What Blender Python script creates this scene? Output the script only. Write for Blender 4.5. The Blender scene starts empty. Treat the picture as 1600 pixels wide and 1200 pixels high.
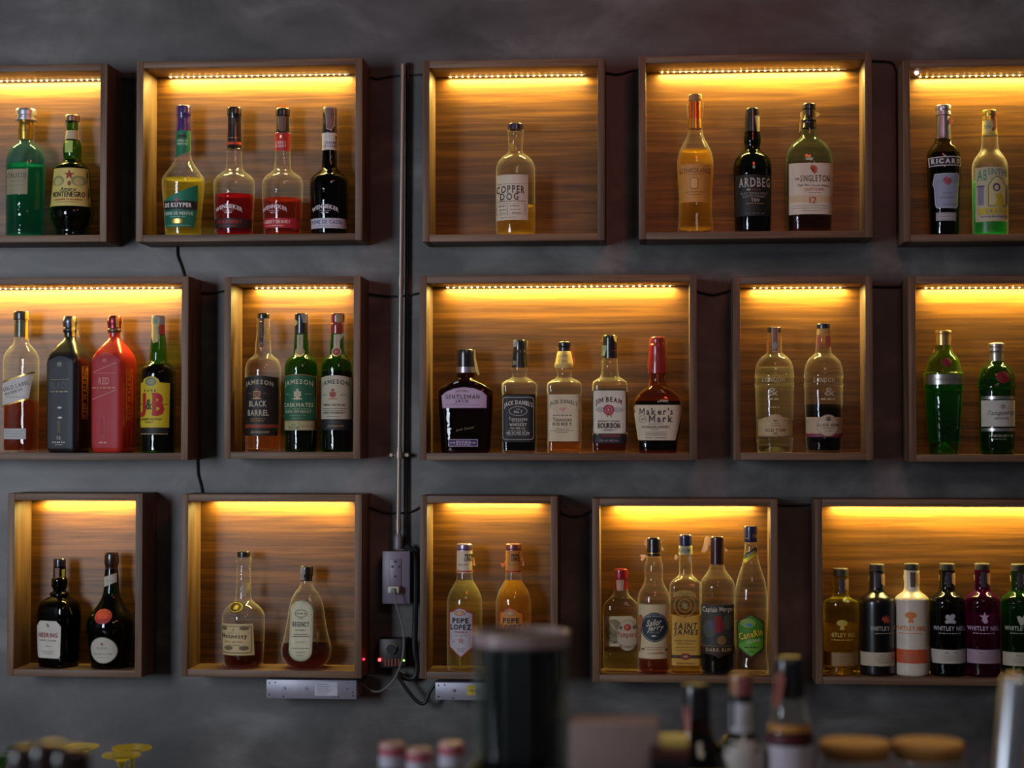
import bpy, bmesh, math, random
from mathutils import Vector, Matrix, Euler
random.seed(7)
C = bpy.context.scene
COL = bpy.context.collection
R = math.radians

# ---------------------------------------------------------------- camera, light, exposure
FPX = 2857.0
CAM = Vector((0.0, -4.12, 1.60))
cd = bpy.data.cameras.new('camera'); cam = bpy.data.objects.new('camera', cd); COL.objects.link(cam)
cam.location = CAM; cam.rotation_euler = Euler((R(91.6), 0, R(4.6)))
cd.sensor_width = 36; cd.lens = FPX*36/1600; cd.clip_start = .05
cd.dof.use_dof = True; cd.dof.focus_distance = 4.05; cd.dof.aperture_fstop = 4.2
C.camera = cam
ROT = cam.rotation_euler.to_matrix()

w = bpy.data.worlds.new('world'); C.world = w; w.use_nodes = True
w.node_tree.nodes['Background'].inputs[0].default_value = (.62, .60, .66, 1)
w.node_tree.nodes['Background'].inputs[1].default_value = .065

LED_W_PER_M = 7.6           # shelf strips
LED_COL = (1.0, .76, .20)
def area(name, loc, rot, sx, sy, power, col):
    l = bpy.data.lights.new(name, 'AREA'); l.shape = 'RECTANGLE'; l.size = sx; l.size_y = sy
    l.energy = power; l.color = col
    o = bpy.data.objects.new(name, l); COL.objects.link(o); o.location = loc; o.rotation_euler = rot
    return o
area('window_daylight', (-2.5, -3.62, 1.85), (R(90), 0, 0), .85, 1.25, 80, (.80, .88, 1.0))
area('red_bar_lamp', (.3, -1.5, 2.75), (R(52), 0, R(58)), .25, .25, 3.6, (1, .10, .06))
area('warm_fill_light', (.5, -3.3, 2.9), (R(35), 0, 0), .8, .5, 5.0, (1, .86, .72))  # unseen warm fill, added to lift the front faces

C.view_settings.view_transform = 'Standard'
C.view_settings.look = 'None'
C.view_settings.gamma = 1
C.view_settings.use_curve_mapping = False
C.view_settings.exposure = 0.0
try:
    C.cycles.transparent_max_bounces = 32
    C.cycles.max_bounces = 10
    C.cycles.caustics_reflective = False
    C.cycles.caustics_refractive = False
    C.cycles.sample_clamp_indirect = 6
except Exception: pass

def hit(px, py, Y):
    d = ROT @ Vector(((px-800)/FPX, -(py-600)/FPX, -1))
    return CAM + d*((Y-CAM.y)/d.y)

# ---------------------------------------------------------------- materials
def lin(h):
    h = h.lstrip('#'); v = [int(h[i:i+2], 16)/255 for i in (0, 2, 4)]
    return tuple(((c/12.92) if c <= .04045 else ((c+.055)/1.055)**2.4) for c in v)+(1,)
MAT = {}
def newmat(n):
    m = bpy.data.materials.new(n); m.use_nodes = True
    nt = m.node_tree; nt.nodes.clear()
    out = nt.nodes.new('ShaderNodeOutputMaterial')
    return m, nt, out
def N(nt, t, **k):
    n = nt.nodes.new(t)
    for a, b in k.items(): setattr(n, a, b)
    return n
def pbr(name, col, rough=.5, metal=0.0, emit=None, estr=0, spec=None, noise=.12, nscale=60, coat=0):
    if name in MAT: return MAT[name]
    m, nt, out = newmat(name)
    b = N(nt, 'ShaderNodeBsdfPrincipled')
    b.inputs['Roughness'].default_value = rough; b.inputs['Metallic'].default_value = metal
    if coat: b.inputs['Coat Weight'].default_value = coat; b.inputs['Coat Roughness'].default_value = .08
    if emit:
        b.inputs['Base Color'].default_value = col
        b.inputs['Emission Color'].default_value = emit; b.inputs['Emission Strength'].default_value = estr
    else:
        tc = N(nt, 'ShaderNodeTexCoord'); no = N(nt, 'ShaderNodeTexNoise'); no.inputs['Scale'].default_value = nscale
        mx = N(nt, 'ShaderNodeMix', data_type='RGBA')
        nt.links.new(tc.outputs['Object'], no.inputs['Vector'])
        nt.links.new(no.outputs['Fac'], mx.inputs[0])
        a = tuple(max(0, c*(1-noise)) for c in col[:3])+(1,); d = tuple(min(1, c*(1+noise)) for c in col[:3])+(1,)
        mx.inputs[6].default_value = a; mx.inputs[7].default_value = d
        nt.links.new(mx.outputs[2], b.inputs['Base Color'])
    nt.links.new(b.outputs[0], out.inputs[0]); MAT[name] = m; return m
def ink(spec):
    """'#hex' paper/paint, 'foil#hex' metallic, 'gloss#hex' shiny paint, 'metal#hex'."""
    if spec in MAT: return MAT[spec]
    if spec.startswith('foil'): return pbr(spec, lin(spec[4:]), .32, .85)
    if spec.startswith('metal'): return pbr(spec, lin(spec[5:]), .22, 1)
    if spec.startswith('gloss'): return pbr(spec, lin(spec[5:]), .28, 0, coat=.4)
    return pbr(spec, lin(spec), .6)
def glass(name, center, edge, milk=.18, rough=.02):
    if name in MAT: return MAT[name]
    m, nt, out = newmat(name)
    lw = N(nt, 'ShaderNodeLayerWeight'); lw.inputs['Blend'].default_value = .35
    mx = N(nt, 'ShaderNodeMix', data_type='RGBA')
    mx.inputs[6].default_value = center+(1,); mx.inputs[7].default_value = edge+(1,)
    nt.links.new(lw.outputs['Facing'], mx.inputs[0])
    tr = N(nt, 'ShaderNodeBsdfTransparent'); nt.links.new(mx.outputs[2], tr.inputs[0])
    tl = N(nt, 'ShaderNodeBsdfTranslucent'); df = N(nt, 'ShaderNodeBsdfDiffuse')
    nt.links.new(mx.outputs[2], tl.inputs[0]); nt.links.new(mx.outputs[2], df.inputs[0])
    ms = N(nt, 'ShaderNodeMixShader'); ms.inputs[0].default_value = .3
    nt.links.new(tl.outputs[0], ms.inputs[1]); nt.links.new(df.outputs[0], ms.inputs[2])
    pw = N(nt, 'ShaderNodeMath', operation='POWER'); pw.inputs[1].default_value = 3.2
    nt.links.new(lw.outputs['Facing'], pw.inputs[0])
    ml = N(nt, 'ShaderNodeMath', operation='MULTIPLY_ADD'); ml.inputs[1].default_value = milk*3.2; ml.inputs[2].default_value = milk*.02
    nt.links.new(pw.outputs[0], ml.inputs[0])
    m1 = N(nt, 'ShaderNodeMixShader'); nt.links.new(ml.outputs[0], m1.inputs[0])
    nt.links.new(tr.outputs[0], m1.inputs[1]); nt.links.new(ms.outputs[0], m1.inputs[2])
    fr = N(nt, 'ShaderNodeFresnel'); fr.inputs[0].default_value = 1.5
    ge = N(nt, 'ShaderNodeNewGeometry')
    inv = N(nt, 'ShaderNodeMath', operation='SUBTRACT'); inv.inputs[0].default_value = 1
    nt.links.new(ge.outputs['Backfacing'], inv.inputs[1])
    mu = N(nt, 'ShaderNodeMath', operation='MULTIPLY')
    nt.links.new(fr.outputs[0], mu.inputs[0]); nt.links.new(inv.outputs[0], mu.inputs[1])
    gl = N(nt, 'ShaderNodeBsdfGlossy'); gl.inputs['Roughness'].default_value = rough
    # gentle waviness of moulded glass
    tc = N(nt, 'ShaderNodeTexCoord'); no = N(nt, 'ShaderNodeTexNoise'); no.inputs['Scale'].default_value = 55
    nt.links.new(tc.outputs['Object'], no.inputs['Vector'])
    bp = N(nt, 'ShaderNodeBump'); bp.inputs['Strength'].default_value = .35; bp.inputs['Distance'].default_value = .002
    nt.links.new(no.outputs['Fac'], bp.inputs['Height']); nt.links.new(bp.outputs[0], gl.inputs['Normal'])
    m2 = N(nt, 'ShaderNodeMixShader')
    nt.links.new(mu.outputs[0], m2.inputs[0]); nt.links.new(m1.outputs[0], m2.inputs[1]); nt.links.new(gl.outputs[0], m2.inputs[2])
    nt.links.new(m2.outputs[0], out.inputs[0]); MAT[name] = m; return m
def liquid(name, col, body=.25):
    if name in MAT: return MAT[name]
    m, nt, out = newmat(name)
    tr = N(nt, 'ShaderNodeBsdfTransparent'); tr.inputs[0].default_value = col+(1,)
    tl = N(nt, 'ShaderNodeBsdfTranslucent'); tl.inputs[0].default_value = tuple(c**.8 for c in col)+(1,)
    ms = N(nt, 'ShaderNodeMixShader'); ms.inputs[0].default_value = body
    nt.links.new(tr.outputs[0], ms.inputs[1]); nt.links.new(tl.outputs[0], ms.inputs[2])
    nt.links.new(ms.outputs[0], out.inputs[0]); MAT[name] = m; return m
GL = {
 'clear': glass('clear_glass', (.98,.98,.96), (.92,.90,.82), .34),
 'milky': glass('frosted_glass', (.93,.92,.86), (.9,.88,.8), .9, .35),
 'green': glass('green_glass', (.20,.52,.08), (.05,.26,.02), .35),
 'brightgreen': glass('lime_green_glass', (.45,.72,.08), (.30,.62,.03), .35),
 'darkgreen': glass('dark_green_glass', (.05,.15,.03), (.015,.06,.01), .3),
 'palegreen': glass('pale_green_glass', (.72,.88,.78), (.35,.55,.45), .2),
 'teal': glass('teal_glass', (.45,.80,.80), (.08,.40,.42), .3), 'led_lit_yellow': glass('led_reflection_yellow_glass', (.9,.85,.3), (.9,.8,.1), .8),  # second glass: LED light on the stem glasses put into its yellow
 'olive': glass('olive_glass', (.42,.38,.08), (.15,.13,.02), .3),
 'amber': glass('amber_glass', (.80,.42,.10), (.5,.2,.03), .3),
 'brown': glass('brown_glass', (.32,.12,.04), (.35,.14,.03), .25),
 'black': glass('black_glass', (.01,.008,.012), (.008,.006,.008), .6),
 'yellow': glass('yellow_glass', (.86,.82,.25), (.65,.60,.06), .3),
 'purple': glass('purple_glass', (.42,.03,.42), (.2,.01,.22), .6),
 'smoke': glass('smoky_glass', (.16,.20,.18), (.06,.08,.08), .3),
}
LQ = {
 'amber': liquid('amber_spirit', (.80,.42,.07)),
 'whisky': liquid('whisky_spirit', (.50,.17,.03), .2),
 'brown': liquid('brown_spirit', (.32,.09,.02), .2),
 'dark': liquid('dark_spirit', (.035,.012,.012), .3),
 'red': liquid('red_liqueur', (.50,.006,.03), .28), 'purple': liquid('purple_spirit', (.42,.02,.45), .45), 'dgreen': liquid('deep_green_spirit', (.04,.34,.04), .25), 'honey': liquid('honey_spirit', (.88,.60,.16), .2),
 'cherry': liquid('cherry_brandy_liqueur', (.50,.10,.02), .3),
 'pale': liquid('pale_spirit', (.94,.90,.62), .08),
 'gold': liquid('golden_spirit', (.88,.66,.22), .2),
 'water': liquid('clear_spirit', (.96,.96,.92), .05),
 'green': liquid('green_spirit', (.06,.75,.20), .5),
 'teal': liquid('teal_spirit', (.10,.50,.46), .3),
 'yellow': liquid('yellow_spirit', (.93,.90,.30), .15),
 'orange': liquid('orange_spirit', (.92,.48,.10), .3),
}
def punt_glass():
    m, nt, out = newmat('base_glow_glass')
    a = N(nt, 'ShaderNodeBsdfTranslucent'); a.inputs[0].default_value = (.95, .95, .85, 1)
    b = N(nt, 'ShaderNodeBsdfGlossy'); b.inputs['Roughness'].default_value = .12
    ms = N(nt, 'ShaderNodeMixShader'); ms.inputs[0].default_value = .4
    nt.links.new(a.outputs[0], ms.inputs[1]); nt.links.new(b.outputs[0], ms.inputs[2]); nt.links.new(ms.outputs[0], out.inputs[0]); return m
M_PUNT = punt_glass()
def wood(name, axis, dark, mid, light, rough=.5, scale=1.0):
    m, nt, out = newmat(name)
    b = N(nt, 'ShaderNodeBsdfPrincipled'); b.inputs['Roughness'].default_value = rough
    ge = N(nt, 'ShaderNodeNewGeometry'); oi = N(nt, 'ShaderNodeObjectInfo')
    ad = N(nt, 'ShaderNodeVectorMath', operation='ADD')
    sc = N(nt, 'ShaderNodeVectorMath', operation='SCALE'); sc.inputs['Scale'].default_value = 7.0
    cmb = N(nt, 'ShaderNodeCombineXYZ')
    for i in range(3): nt.links.new(oi.outputs['Random'], cmb.inputs[i])
    nt.links.new(cmb.outputs[0], sc.inputs[0])
    nt.links.new(ge.outputs['Position'], ad.inputs[0]); nt.links.new(sc.outputs[0], ad.inputs[1])
    mp = N(nt, 'ShaderNodeMapping')
    s = {'X': (5, 40, 120), 'Z': (120, 40, 5)}[axis]
    mp.inputs['Scale'].default_value = tuple(v*scale for v in s)
    nt.links.new(ad.outputs[0], mp.inputs['Vector'])
    n1 = N(nt, 'ShaderNodeTexNoise'); n1.inputs['Scale'].default_value = 1.0; n1.inputs['Detail'].default_value = 5; n1.inputs['Distortion'].default_value = .8
    nt.links.new(mp.outputs[0], n1.inputs['Vector'])
    mp2 = N(nt, 'ShaderNodeMapping'); mp2.inputs['Scale'].default_value = tuple(v*scale*.22 for v in s)
    nt.links.new(ad.outputs[0], mp2.inputs['Vector'])
    n2 = N(nt, 'ShaderNodeTexNoise'); n2.inputs['Scale'].default_value = 1.0; n2.inputs['Detail'].default_value = 3; n2.inputs['Distortion'].default_value = 1.5
    nt.links.new(mp2.outputs[0], n2.inputs['Vector'])
    av = N(nt, 'ShaderNodeMix', data_type='FLOAT'); av.inputs[0].default_value = .55
    nt.links.new(n1.outputs['Fac'], av.inputs[2]); nt.links.new(n2.outputs['Fac'], av.inputs[3])
    cr = N(nt, 'ShaderNodeValToRGB'); e = cr.color_ramp.elements
    e[0].position = .33; e[0].color = lin(dark); e[1].position = .67; e[1].color = lin(light)
    k = e.new(.5); k.color = lin(mid)
    nt.links.new(av.outputs[0], cr.inputs[0]); nt.links.new(cr.outputs[0], b.inputs['Base Color'])
    bp = N(nt, 'ShaderNodeBump'); bp.inputs['Strength'].default_value = .25; bp.inputs['Distance'].default_value = .001
    nt.links.new(n1.outputs['Fac'], bp.inputs['Height']); nt.links.new(bp.outputs[0], b.inputs['Normal'])
    nt.links.new(b.outputs[0], out.inputs[0]); MAT[name] = m; return m
W_BACK = wood('stained_back_panel_wood', 'X', '#3a2209', '#5a3811', '#7d511b', .45)
W_H = wood('walnut_board_horizontal', 'X', '#453123', '#654b37', '#80644a', .55)
W_V = wood('walnut_board_vertical', 'Z', '#453123', '#654b37', '#80644a', .55)
def concrete():
    m, nt, out = newmat('polished_dark_plaster')
    b = N(nt, 'ShaderNodeBsdfPrincipled')
    ge = N(nt, 'ShaderNodeNewGeometry')
    n1 = N(nt, 'ShaderNodeTexNoise'); n1.inputs['Scale'].default_value = 2.2; n1.inputs['Detail'].default_value = 7; n1.inputs['Roughness'].default_value = .6; n1.inputs['Distortion'].default_value = 1.2
    mp = N(nt, 'ShaderNodeMapping'); mp.inputs['Rotation'].default_value = (0, R(28), 0); mp.inputs['Scale'].default_value = (3, 3, 6)
    nt.links.new(ge.outputs['Position'], n1.inputs['Vector']); nt.links.new(ge.outputs['Position'], mp.inputs[0])
    n2 = N(nt, 'ShaderNodeTexNoise'); n2.inputs['Scale'].default_value = 1.4; n2.inputs['Detail'].default_value = 6; n2.inputs['Distortion'].default_value = .6
    nt.links.new(mp.outputs[0], n2.inputs['Vector'])
    mx = N(nt, 'ShaderNodeMix', data_type='FLOAT'); mx.inputs[0].default_value = .45
    nt.links.new(n1.outputs['Fac'], mx.inputs[2]); nt.links.new(n2.outputs['Fac'], mx.inputs[3])
    cr = N(nt, 'ShaderNodeValToRGB'); e = cr.color_ramp.elements
    e[0].position = .36; e[0].color = lin('#363434'); e[1].position = .68; e[1].color = lin('#83807e')
    k = e.new(.5); k.color = lin('#53504f')
    nt.links.new(mx.outputs[0], cr.inputs[0]); nt.links.new(cr.outputs[0], b.inputs['Base Color'])
    rr = N(nt, 'ShaderNodeMapRange'); rr.inputs['To Min'].default_value = .35; rr.inputs['To Max'].default_value = .65
    nt.links.new(n2.outputs['Fac'], rr.inputs[0]); nt.links.new(rr.outputs[0], b.inputs['Roughness'])
    bp = N(nt, 'ShaderNodeBump'); bp.inputs['Strength'].default_value = .25; bp.inputs['Distance'].default_value = .004
    nt.links.new(mx.outputs[0], bp.inputs['Height']); nt.links.new(bp.outputs[0], b.inputs['Normal'])
    nt.links.new(b.outputs[0], out.inputs[0]); return m
W_WALL = concrete()
M_COUNTER = wood('dark_counter_wood', 'X', '#1c130d', '#2c1e14', '#40301f', .35)
M_DIODE = pbr('warm_led_diode', (1, .8, .3, 1), .5, emit=(1, .66, .16, 1), estr=55)
try: M_DIODE.cycles.emission_sampling = 'NONE'
except Exception: pass

# ---------------------------------------------------------------- object helpers
def mesh_obj(name, bm, mats, parent=None, smooth=35):
    me = bpy.data.meshes.new(name); bm.to_mesh(me); bm.free()
    for m in (mats if isinstance(mats, (list, tuple)) else [mats]): me.materials.append(m)
    if smooth:
        me.polygons.foreach_set('use_smooth', [True]*len(me.polygons))
        try: me.set_sharp_from_angle(angle=R(smooth))
        except Exception: pass
    o = bpy.data.objects.new(name, me); COL.objects.link(o)
    if parent: o.parent = parent
    return o
def thing(name, label, cat, loc, group=None):
    o = bpy.data.objects.new(name, None); COL.objects.link(o); o.location = loc
    o.empty_display_size = .02
    o['label'] = label; o['category'] = cat
    if group: o['group'] = group
    return o
def tag(o, label, cat, group=None):
    o['label'] = label; o['category'] = cat
    if group: o['group'] = group
    return o
def structure(o): o['kind'] = 'structure'; return o
def bx(bm, x0, x1, y0, y1, z0, z1, bev=0, mi=0):
    r = bmesh.ops.create_cube(bm, size=1)
    vs = r['verts']
    for v in vs:
        v.co = Vector(((x0+x1)/2+v.co.x*(x1-x0), (y0+y1)/2+v.co.y*(y1-y0), (z0+z1)/2+v.co.z*(z1-z0)))
    fs = {f for v in vs for f in v.link_faces}
    for f in fs: f.material_index = mi
    if bev:
        es = list({e for v in vs for e in v.link_edges})
        bmesh.ops.bevel(bm, geom=es, offset=bev, segments=2, affect='EDGES', profile=.5)
    return bm
def box(name, x0, x1, y0, y1, z0, z1, m, parent=None, bev=0):
    bm = bmesh.new(); bx(bm, x0, x1, y0, y1, z0, z1, bev); return mesh_obj(name, bm, m, parent, 40)
def tube(bm, pts, r, seg=10, mi=0, cap=True):
    pts = [Vector(p) for p in pts]; rings = []
    for i, p in enumerate(pts):
        a = pts[max(0, i-1)]; b = pts[min(len(pts)-1, i+1)]
        t = (b-a).normalized(); up = Vector((0, 1, 0)) if abs(t.y) < .9 else Vector((1, 0, 0))
        u = t.cross(up).normalized(); v = t.cross(u).normalized()
        rr = r[i] if isinstance(r, (list, tuple)) else r
        rings.append([bm.verts.new(p+u*math.cos(2*math.pi*k/seg)*rr+v*math.sin(2*math.pi*k/seg)*rr) for k in range(seg)])
    for i in range(len(rings)-1):
        for k in range(seg):
            f = bm.faces.new((rings[i][k], rings[i][(k+1) % seg], rings[i+1][(k+1) % seg], rings[i+1][k])); f.material_index = mi
    if cap:
        bm.faces.new(rings[0]).material_index = mi; bm.faces.new(rings[-1][::-1]).material_index = mi
    bmesh.ops.recalc_face_normals(bm, faces=bm.faces)
def smooth_path(pts, n=8):
    pts = [Vector(p) for p in pts]; P = [pts[0]]+pts+[pts[-1]]; out = []
    for i in range(1, len(P)-2):
        for k in range(n):
            t = k/n; a, b, c, d = P[i-1], P[i], P[i+1], P[i+2]
            out.append(.5*((2*b)+(c-a)*t+(2*a-5*b+4*c-d)*t*t+(3*b-a-3*c+d)*t**3))
    out.append(pts[-1]); return out

# ---------------------------------------------------------------- profiles (monotone cubic) and cross-sections
class Prof:
    def __init__(s, pts):            # pts: (z, hw) any order
        p = sorted(pts); s.z = []; s.h = []
        for z, h in p:
            if s.z and z-s.z[-1] < 1e-5: z = s.z[-1]+1e-4
            s.z.append(z); s.h.append(h)
        n = len(s.z); d = [(s.h[i+1]-s.h[i])/(s.z[i+1]-s.z[i]) for i in range(n-1)]
        m = [d[0]]+[0 if d[i-1]*d[i] <= 0 else 2*d[i-1]*d[i]/(d[i-1]+d[i]) for i in range(1, n-1)]+[d[-1]] if n > 1 else [0]
        s.m = m
    def __call__(s, z):
        if z <= s.z[0]: return s.h[0]
        if z >= s.z[-1]: return s.h[-1]
        i = 0
        while s.z[i+1] < z: i += 1
        k = s.z[i+1]-s.z[i]; t = (z-s.z[i])/k
        return ((2*t**3-3*t*t+1)*s.h[i]+(t**3-2*t*t+t)*k*s.m[i]+(-2*t**3+3*t*t)*s.h[i+1]+(t**3-t*t)*k*s.m[i+1])
    def samples(s, lo=None, hi=None, sub=4):
        lo = s.z[0] if lo is None else lo; hi = s.z[-1] if hi is None else hi
        zs = [lo, hi]
        for i in range(len(s.z)-1):
            for k in range(sub): zs.append(s.z[i]+(s.z[i+1]-s.z[i])*k/sub)
        zs = sorted({round(z, 6) for z in zs if lo-1e-9 <= z <= hi+1e-9}); return zs
_sec = {}
def section(n, d, rot, seg=56):
    key = (round(n*4)/4, round(d, 2), rot)
    if key in _sec: return _sec[key]
    n_, d_, r_ = key; pts = []
    for k in range(seg):
        t = 2*math.pi*k/seg; c, s = math.cos(t), math.sin(t)
        x = math.copysign(abs(c)**(2/n_), c); y = d_*math.copysign(abs(s)**(2/n_), s)
        a = R(r_); pts.append((x*math.cos(a)-y*math.sin(a), x*math.sin(a)+y*math.cos(a)))
    mx = max(abs(p[0]) for p in pts); pts = [(x/mx, y/mx) for x, y in pts]
    _sec[key] = pts; return pts
_front = {}
def front(n, d, rot):
    key = (round(n*4)/4, round(d, 2), rot)
    if key in _front: return _front[key]
    pts = section(n, d, rot); L = len(pts); K = 60; tab = []
    for i in range(K+1):
        x = -1+2*i/K; best = 0
        for k in range(L):
            a, b = pts[k], pts[(k+1) % L]
            if (a[0]-x)*(b[0]-x) <= 0 and a[0] != b[0]:
                y = a[1]+(b[1]-a[1])*(x-a[0])/(b[0]-a[0]); best = min(best, y)
        tab.append(best)
    _front[key] = tab; return tab

class Body:
    """A bottle form: half-width profile + superellipse cross-section that turns round at the neck."""
    def __init__(s, prof, n, d, rot, neck):
        s.p = prof; s.n = n; s.d = d; s.rot = rot; s.neck = neck; s.mx = max(prof.h)
    def sh(s, z):
        h = s.p(z)
        t = 0 if s.mx <= s.neck*1.05 else max(0, min(1, (h-s.neck*1.08)/((s.mx-s.neck)*.75)))
        t = t*t*(3-2*t); return h, 2+(s.n-2)*t, 1+(s.d-1)*t
    def loft(s, bm, lo, hi, k=1.0, captop=True, mi=0, basebev=True):
        zs = s.p.samples(lo, hi); rings = []
        if basebev: zs = [lo, lo+.0012, lo+.003]+[z for z in zs if z > lo+.004]
        for j, z in enumerate(zs):
            h, n, d = s.sh(z); f = k
            if basebev and j == 0: f = k*.93
            if basebev and j == 1: f = k*.975
            rings.append([bm.verts.new((x*h*f, y*h*f, z)) for x, y in section(n, d, s.rot)])
        L = len(rings[0])
        for i in range(len(rings)-1):
            for a in range(L):
                bm.faces.new((rings[i][a], rings[i][(a+1) % L], rings[i+1][(a+1) % L], rings[i+1][a])).material_index = mi
        bm.faces.new(rings[0][::-1]).material_index = mi
        if captop: bm.faces.new(rings[-1]).material_index = mi
    def surf(s, x, z, off):
        h, n, d = s.sh(z); x = max(-.985*h, min(.985*h, x)); u = x/h
        tab = front(n, d, s.rot); q = (u+1)*30; i = min(59, int(q)); y = tab[i]+(tab[i+1]-tab[i])*(q-i)
        g = (tab[i+1]-tab[i])*30; l = math.hypot(g, 1)
        return Vector((x+g/l*off, y*h-off/l, z))

# ---------------------------------------------------------------- lettering
_gl = {}
SERIF = {'A': ('', '09'), 'B': ('0', '0'), 'C': ('', ''), 'D': ('0', '0'), 'E': ('0', '0'), 'F': ('0', '0'), 'G': ('', ''), 'H': ('09', '09'), 'I': ('5', '5'),
 'J': ('', ''), 'K': ('09', '09'), 'L': ('0', '0'), 'M': ('09', '09'), 'N': ('09', '0'), 'P': ('0', '0'), 'R': ('0', '09'), 'T': ('', '5'), 'U': ('09', ''),
 'V': ('09', ''), 'W': ('09', ''), 'X': ('09', '09'), 'Y': ('09', '5'), 'Z': ('', ''), 'n': ('', '09'), 'm': ('', '059'), 'r': ('', '0'), 'k': ('0', '09'), 'h': ('0', '09'),
 'l': ('5', '5'), 'i': ('', '5'), 'd': ('9', '9'), '1': ('', '5')}
def glyph(ch, bold):
    key = (ch, bold)
    if key in _gl: return _gl[key]
    if ch == 'M':
        H = max(v[1] for v in glyph('H', bold)[0]); t = .13+bold*1.6
        P = [(0, 0), (0, 1), (t+.03, 1), (.5, .45), (.97-t, 1), (1, 1), (1, 0), (1-t, 0), (1-t, .66), (.5, .12), (t, .66), (t, 0)]
        b = bmesh.new(); b.faces.new([b.verts.new((x*.74, y*H, 0)) for x, y in P]); bmesh.ops.triangulate(b, faces=b.faces[:])
        b.verts.index_update(); _gl[key] = ([(v.co.x, v.co.y) for v in b.verts], [tuple(v.index for v in f.verts) for f in b.faces]); b.free()
        return _gl[key]
    cu = bpy.data.curves.new('g', 'FONT'); cu.body = ch; cu.resolution_u = 2; cu.size = 1; cu.offset = bold; cu.fill_mode = 'FRONT'
    o = bpy.data.objects.new('g', cu); COL.objects.link(o)
    dg = bpy.context.evaluated_depsgraph_get(); ev = o.evaluated_get(dg); me = ev.to_mesh()
    vs = [(v.co.x, v.co.y) for v in me.vertices]; fs = [tuple(p.vertices) for p in me.polygons]
    ev.to_mesh_clear(); bpy.data.objects.remove(o); bpy.data.curves.remove(cu)
    _gl[key] = (vs, fs); return _gl[key]
def lay(text, bold, serif, gap=.1):
    V = []; F = []; x = 0
    for ch in text:
        if ch == ' ': x += .32; continue
        vs, fs = glyph(ch, bold)
        if not vs: continue
        x0 = min(v[0] for v in vs); x1 = max(v[0] for v in vs); y1 = max(v[1] for v in vs); o = len(V)
        V += [(v[0]-x0+x, v[1]) for v in vs]; F += [tuple(i+o for i in f) for f in fs]
        if serif and ch in SERIF:
            W = x1-x0; t = .055
            for pos, yy in ((SERIF[ch][0], y1-t), (SERIF[ch][1], 0)):
                for c in pos:
                    cx = x+{'0': .06, '5': W/2, '8': W-.1, '9': W-.06}[c]; hw = .095; o = len(V)
                    V += [(cx-hw, yy), (cx+hw, yy), (cx+hw, yy+t), (cx-hw, yy+t)]; F.append((o, o+1, o+2, o+3))
        x += (x1-x0)+gap+(.1 if serif else 0)
    return V, F

# shapes in the photo-zoom coordinates of a box: y grows downward
def rect(x0, y0, x1, y1): return [(x0, y0), (x1, y0), (x1, y1), (x0, y1)]
def rrect(x0, y0, x1, y1, r, k=5):
    out = []
    for cx, cy, a in ((x1-r, y0+r, -90), (x1-r, y1-r, 0), (x0+r, y1-r, 90), (x0+r, y0+r, 180)):
        for i in range(k+1):
            t = R(a+90*i/k); out.append((cx+r*math.cos(t), cy+r*math.sin(t)))
    return out
def ell(cx, cy, rx, ry, k=28): return [(cx+rx*math.cos(2*math.pi*i/k), cy+ry*math.sin(2*math.pi*i/k)) for i in range(k)]
def star(cx, cy, r0, r1, n): return [(cx+(r0 if i % 2 else r1)*math.cos(math.pi*i/n-math.pi/2), cy+(r0 if i % 2 else r1)*math.sin(math.pi*i/n-math.pi/2)) for i in range(2*n)]
def arch(x0, y0, x1, y1, h, k=12):
    return [(x1, y1), (x0, y1)]+[(x0+(x1-x0)*i/k, y0-h*math.sin(math.pi*i/k)) for i in range(k+1)]
def shrink(pts, w):
    xs = [p[0] for p in pts]; ys = [p[1] for p in pts]; cx = (min(xs)+max(xs))/2; cy = (min(ys)+max(ys))/2
    kx = 1-w/max(1, (max(xs)-min(xs))/2); ky = 1-w/max(1, (max(ys)-min(ys))/2)
    return [(cx+(x-cx)*kx, cy+(y-cy)*ky) for x, y in pts]

# ---------------------------------------------------------------- the room
PP = 16.0
bm = bmesh.new(); bx(bm, -3.6, 3.2, 0, .12, 0, 3.1)
structure(mesh_obj('wall_back', bm, W_WALL, None, 0))
bm = bmesh.new()
bx(bm, -3.72, -3.6, -3.7, 0, 0, 3.1)
structure(mesh_obj('wall_left', bm, W_WALL, None, 0))
bm = bmesh.new()
for a in ((-3.6, -2.97, 0, 3.1), (-2.03, -1.6, 0, 3.1), (-2.97, -2.03, 0, 1.03), (-2.97, -2.03, 2.47, 3.1)):
    bx(bm, a[0], a[1], -3.70, -3.58, a[2], a[3])
structure(mesh_obj('wall_front', bm, W_WALL, None, 0))
structure(box('floor', -3.6, 3.2, -6.5, 0, -.08, 0, pbr('grey_floor_screed', lin('#4a4744'), .5, nscale=4, noise=.3)))
bm = bmesh.new()
for a in ((-2.97, -2.93, 1.03, 2.47), (-2.07, -2.03, 1.03, 2.47), (-2.93, -2.07, 1.03, 1.07), (-2.93, -2.07, 2.43, 2.47)):
    bx(bm, a[0], a[1], -3.67, -3.61, a[2], a[3])
structure(mesh_obj('window_1', bm, W_V, None, 0))

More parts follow.
